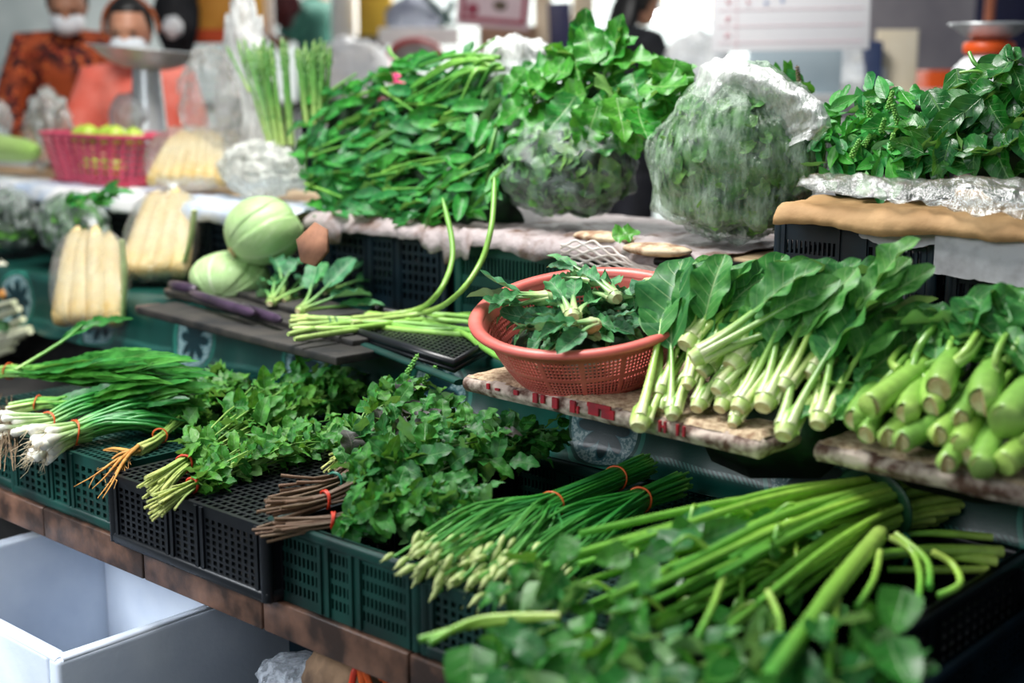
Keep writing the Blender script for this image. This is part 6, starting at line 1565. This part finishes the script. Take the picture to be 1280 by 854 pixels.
# things on the counters, all small and blurred
def lumpbag(name, label, x, y, d, rx, rz, m, cat='plastic bag', seed=0):
    c = D(x, y, d); k = MB(); k.blob(c, (rx, rx * .6, rz), RB, 36, 24, lump=lambda u: wl(u, seed, .2)); return tag(k.build(name, m), label, cat)
M_wbag = mat('white_bag', 'f0f0ee', 'd0d4d8', .5, 9, .3)
lumpbag('plastic_bag', 'white knotted bag on the rear counter behind the basil', 1078, 98, 5.5, .10, .065, M_wbag, seed=3)
lumpbag('plastic_bag', 'white bag with blue print beside the cream card', 1058, 84, 5.6, .075, .10, M_wbag, seed=5)
lumpbag('plastic_bag', 'white bag on the rear counter left of the price sheet', 872, 80, 5.6, .12, .125, M_wbag, seed=7)
panel('navy_box', 'small navy box beside the cream card on the rear counter', 'box', 1080, 52, 1100, 118, 5.45, mat('navy_card', '3c4c74', '2c3858', .6, 6, 0), .08)
panel('poster', 'pinkish-white poster with a dark red frame and a small dark emblem', 'poster', 572, -40, 664, 34, 6.6, mat('poster_paper', 'e6cfd2', 'dcc0c6', .6, 5, 0), .012, rot=5)
o, c, w, h, R2 = panel('poster_tmp', None, None, 572, -40, 664, 34, 6.6, M_red, .012, rot=5, par=bpy.data.objects['poster'])
bpy.data.objects.remove(o)
M_dred = mat('dull_red_print', 'b04458', '94344a', .6, 6, 0)
for (cx, cz, sx, sz) in ((0, -h * .38, w * .86, .022), (-w * .42, 0, .022, h * .8), (w * .42, 0, .022, h * .8)):
    k = MB(); k.box(c + R2 @ V3((cx, -.010, cz)), (sx, .004, sz), R2); k.build('frame_line', M_dred, bpy.data.objects['poster'], False)
k = MB(); k.blob(c + R2 @ V3((.03, -.009, -h * .12)), (.035, .004, .025), R2, 14, 8); k.build('emblem', mat('emblem_ink', '6a5a48', None, .6, 5, 0), bpy.data.objects['poster'])
k = MB(); k.blob(c + R2 @ V3((-.10, -.009, -h * .22)), (.03, .004, .03), R2, 14, 8); k.build('emblem', M_dred, bpy.data.objects['poster'])
panel('brown_carton', 'brown carton on the counter below the red-framed poster', 'carton', 600, 34, 672, 74, 6.9, mat('brown_carton', 'a89078', '8a7058', .8, 5, .1), .3)
panel('cream_panel', 'cream upright panel right of the poster', 'panel', 668, -40, 690, 66, 7.2, mat('cream_paint', 'e8dcc4', 'd8c8ac', .7, 5, 0), .05)
panel('navy_picture', 'dark navy and mauve picture between two cream panels', 'picture', 686, 4, 715, 66, 7.0, mat('navy_picture', '3c3c64', '24264c', .5, 4, 0), .03, rot=-3)
panel('cream_panel', 'wider cream panel between the navy picture and the person in black', 'panel', 715, -40, 742, 80, 7.3, _M['cream_paint'], .05)
panel('white_shelf', 'white board above a red-rimmed dome on the far counter', 'board', 474, 35, 574, 56, 7.1, M_white, .12)
lumpbag('grey_dome', 'grey domed sack behind the white board', 518, 22, 7.4, .15, .10, mat('grey_sack', 'a8aebc', '8c92a4', .7, 6, .1), 'sack', 4)
k = MB(); c0 = D(548, 18, 7.2)
for a_, e_ in (((530, -5), (566, 30)), ((566, 2), (552, 34))):
    k.tube([D(*a_, 7.2), D(*e_, 7.2)], .018, 8)
tag(k.build('dark_strap', mat('dark_teal_strap', '1c4a44', '123430', .6, 8, 0)), 'crossed dark teal straps hanging beside the poster', 'strap')
c = D(520, 72, 7.0); dm = thing('round_lid', c, 'grey dome lid with a red rim on the far counter behind the kale', 'lid')
k = MB(); k.blob(c, (.125, .10, .075), RB, 30, 16); k.build('dome', mat('grey_lid', '8c8480', '6c6460', .4, 6, 0), dm)
k = MB(); k.tube([c + RB @ V3((.135 * math.cos(a), -.05, .085 * math.sin(a))) for a in [PI * i / 20 for i in range(21)]], .014, 8); k.build('rim', mat('red_rim', 'c42c30', 'a02024', .4, 6, 0), dm)
panel('yellow_sack', 'yellow sack hanging behind the asparagus, left of the grey dome', 'sack', 448, -40, 490, 46, 8.2, mat('yellow_cloth', 'e0b83c', 'c49828', .7, 5, .1), .1)
panel('dark_crate', 'dark box below the yellow sack on the far counter', 'box', 444, 46, 482, 66, 8.0, M_black, .2)
panel('white_post', 'white post behind the right asparagus bunch', 'post', 416, -60, 446, 150, 8.4, M_white, .15)
panel('yellow_banner', 'orange-yellow cloth panel with a red lower band, left of the asparagus', 'banner', 244, -60, 292, 36, 6.4, mat('orange_yellow_cloth', 'e0a040', 'c88428', .7, 5, .1), .03)
panel('yellow_banner', 'brighter orange-yellow cloth panel beside the white strip', 'banner', 293, -60, 328, 36, 6.4, mat('golden_cloth', 'f0b850', 'd89c34', .7, 5, .1), .03)
panel('red_orange_band', 'red-orange folded cloth under the two yellow panels', 'cloth', 238, 36, 324, 54, 6.45, mat('red_orange_cloth', 'd85828', 'b83c18', .7, 5, .1), .05)
panel('white_strip', 'narrow white upright strip right of the yellow panels', 'strip', 328, -60, 342, 44, 6.6, M_white, .04)
lumpbag('dark_sack', 'dark red sack high up behind the asparagus', 352, 2, 7.0, .09, .12, mat('dark_red_cloth', '5a2024', '3a1418', .7, 6, .1), 'sack', 2)
lumpbag('dark_bag', 'black bag hanging between the woman with the headband and the yellow panels', 222, 10, 6.3, .10, .20, mat('black_cloth', '16181f', '0c0d12', .7, 6, .1), 'bag', 6)
lumpbag('white_bundle', 'small whitish bundle in front of the hanging black bag', 216, 34, 6.0, .045, .045, M_wbag, 'bundle', 8)
lumpbag('white_sack', 'white sacks heaped on the far counter right of the asparagus', 440, 88, 7.2, .20, .16, M_wbag, 'sack', 9)
# glowing lamps of the hall
def lamp(label, x, y, d, r, col, e):
    m = MT('lamp_glow'); m.b.inputs['Emission Color'].default_value = hexc(col); m.b.inputs['Emission Strength'].default_value = e
    c = D(x, y, d); t = thing('hanging_lamp', c, label, 'lamp')
    k = MB(); k.blob(c, (r, r, r * 1.15), None, 18, 12); k.build('bulb', m.m, t)
    k = MB(); k.lathe([(r * 1.5, r * .6), (r * .9, r * 1.4), (r * .35, r * 1.9), (r * .3, r * 2.2)], Matrix.Translation(c), 20); k.build('shade', M_white, t)
    k = MB(); k.tube([c + ZU * r * 2.1, V3((c.x, c.y, 3.6))], .004, 6); k.build('cord', M_black, t)
lamp('small bright white lamp beside the head of the person in black', 822, 20, 7.5, .035, 'ffffff', 14)
lamp('orange glowing lamp at the top edge above the asparagus', 366, 4, 8.5, .03, 'ff6a20', 8)
lamp('large warm glowing lamp at the top edge, left of the price sheet', 850, -2, 8.5, .10, 'ffd8a8', 4)
lamp('second warm lamp touching the price sheet at the top edge', 880, 6, 8.2, .07, 'ffc890', 4)
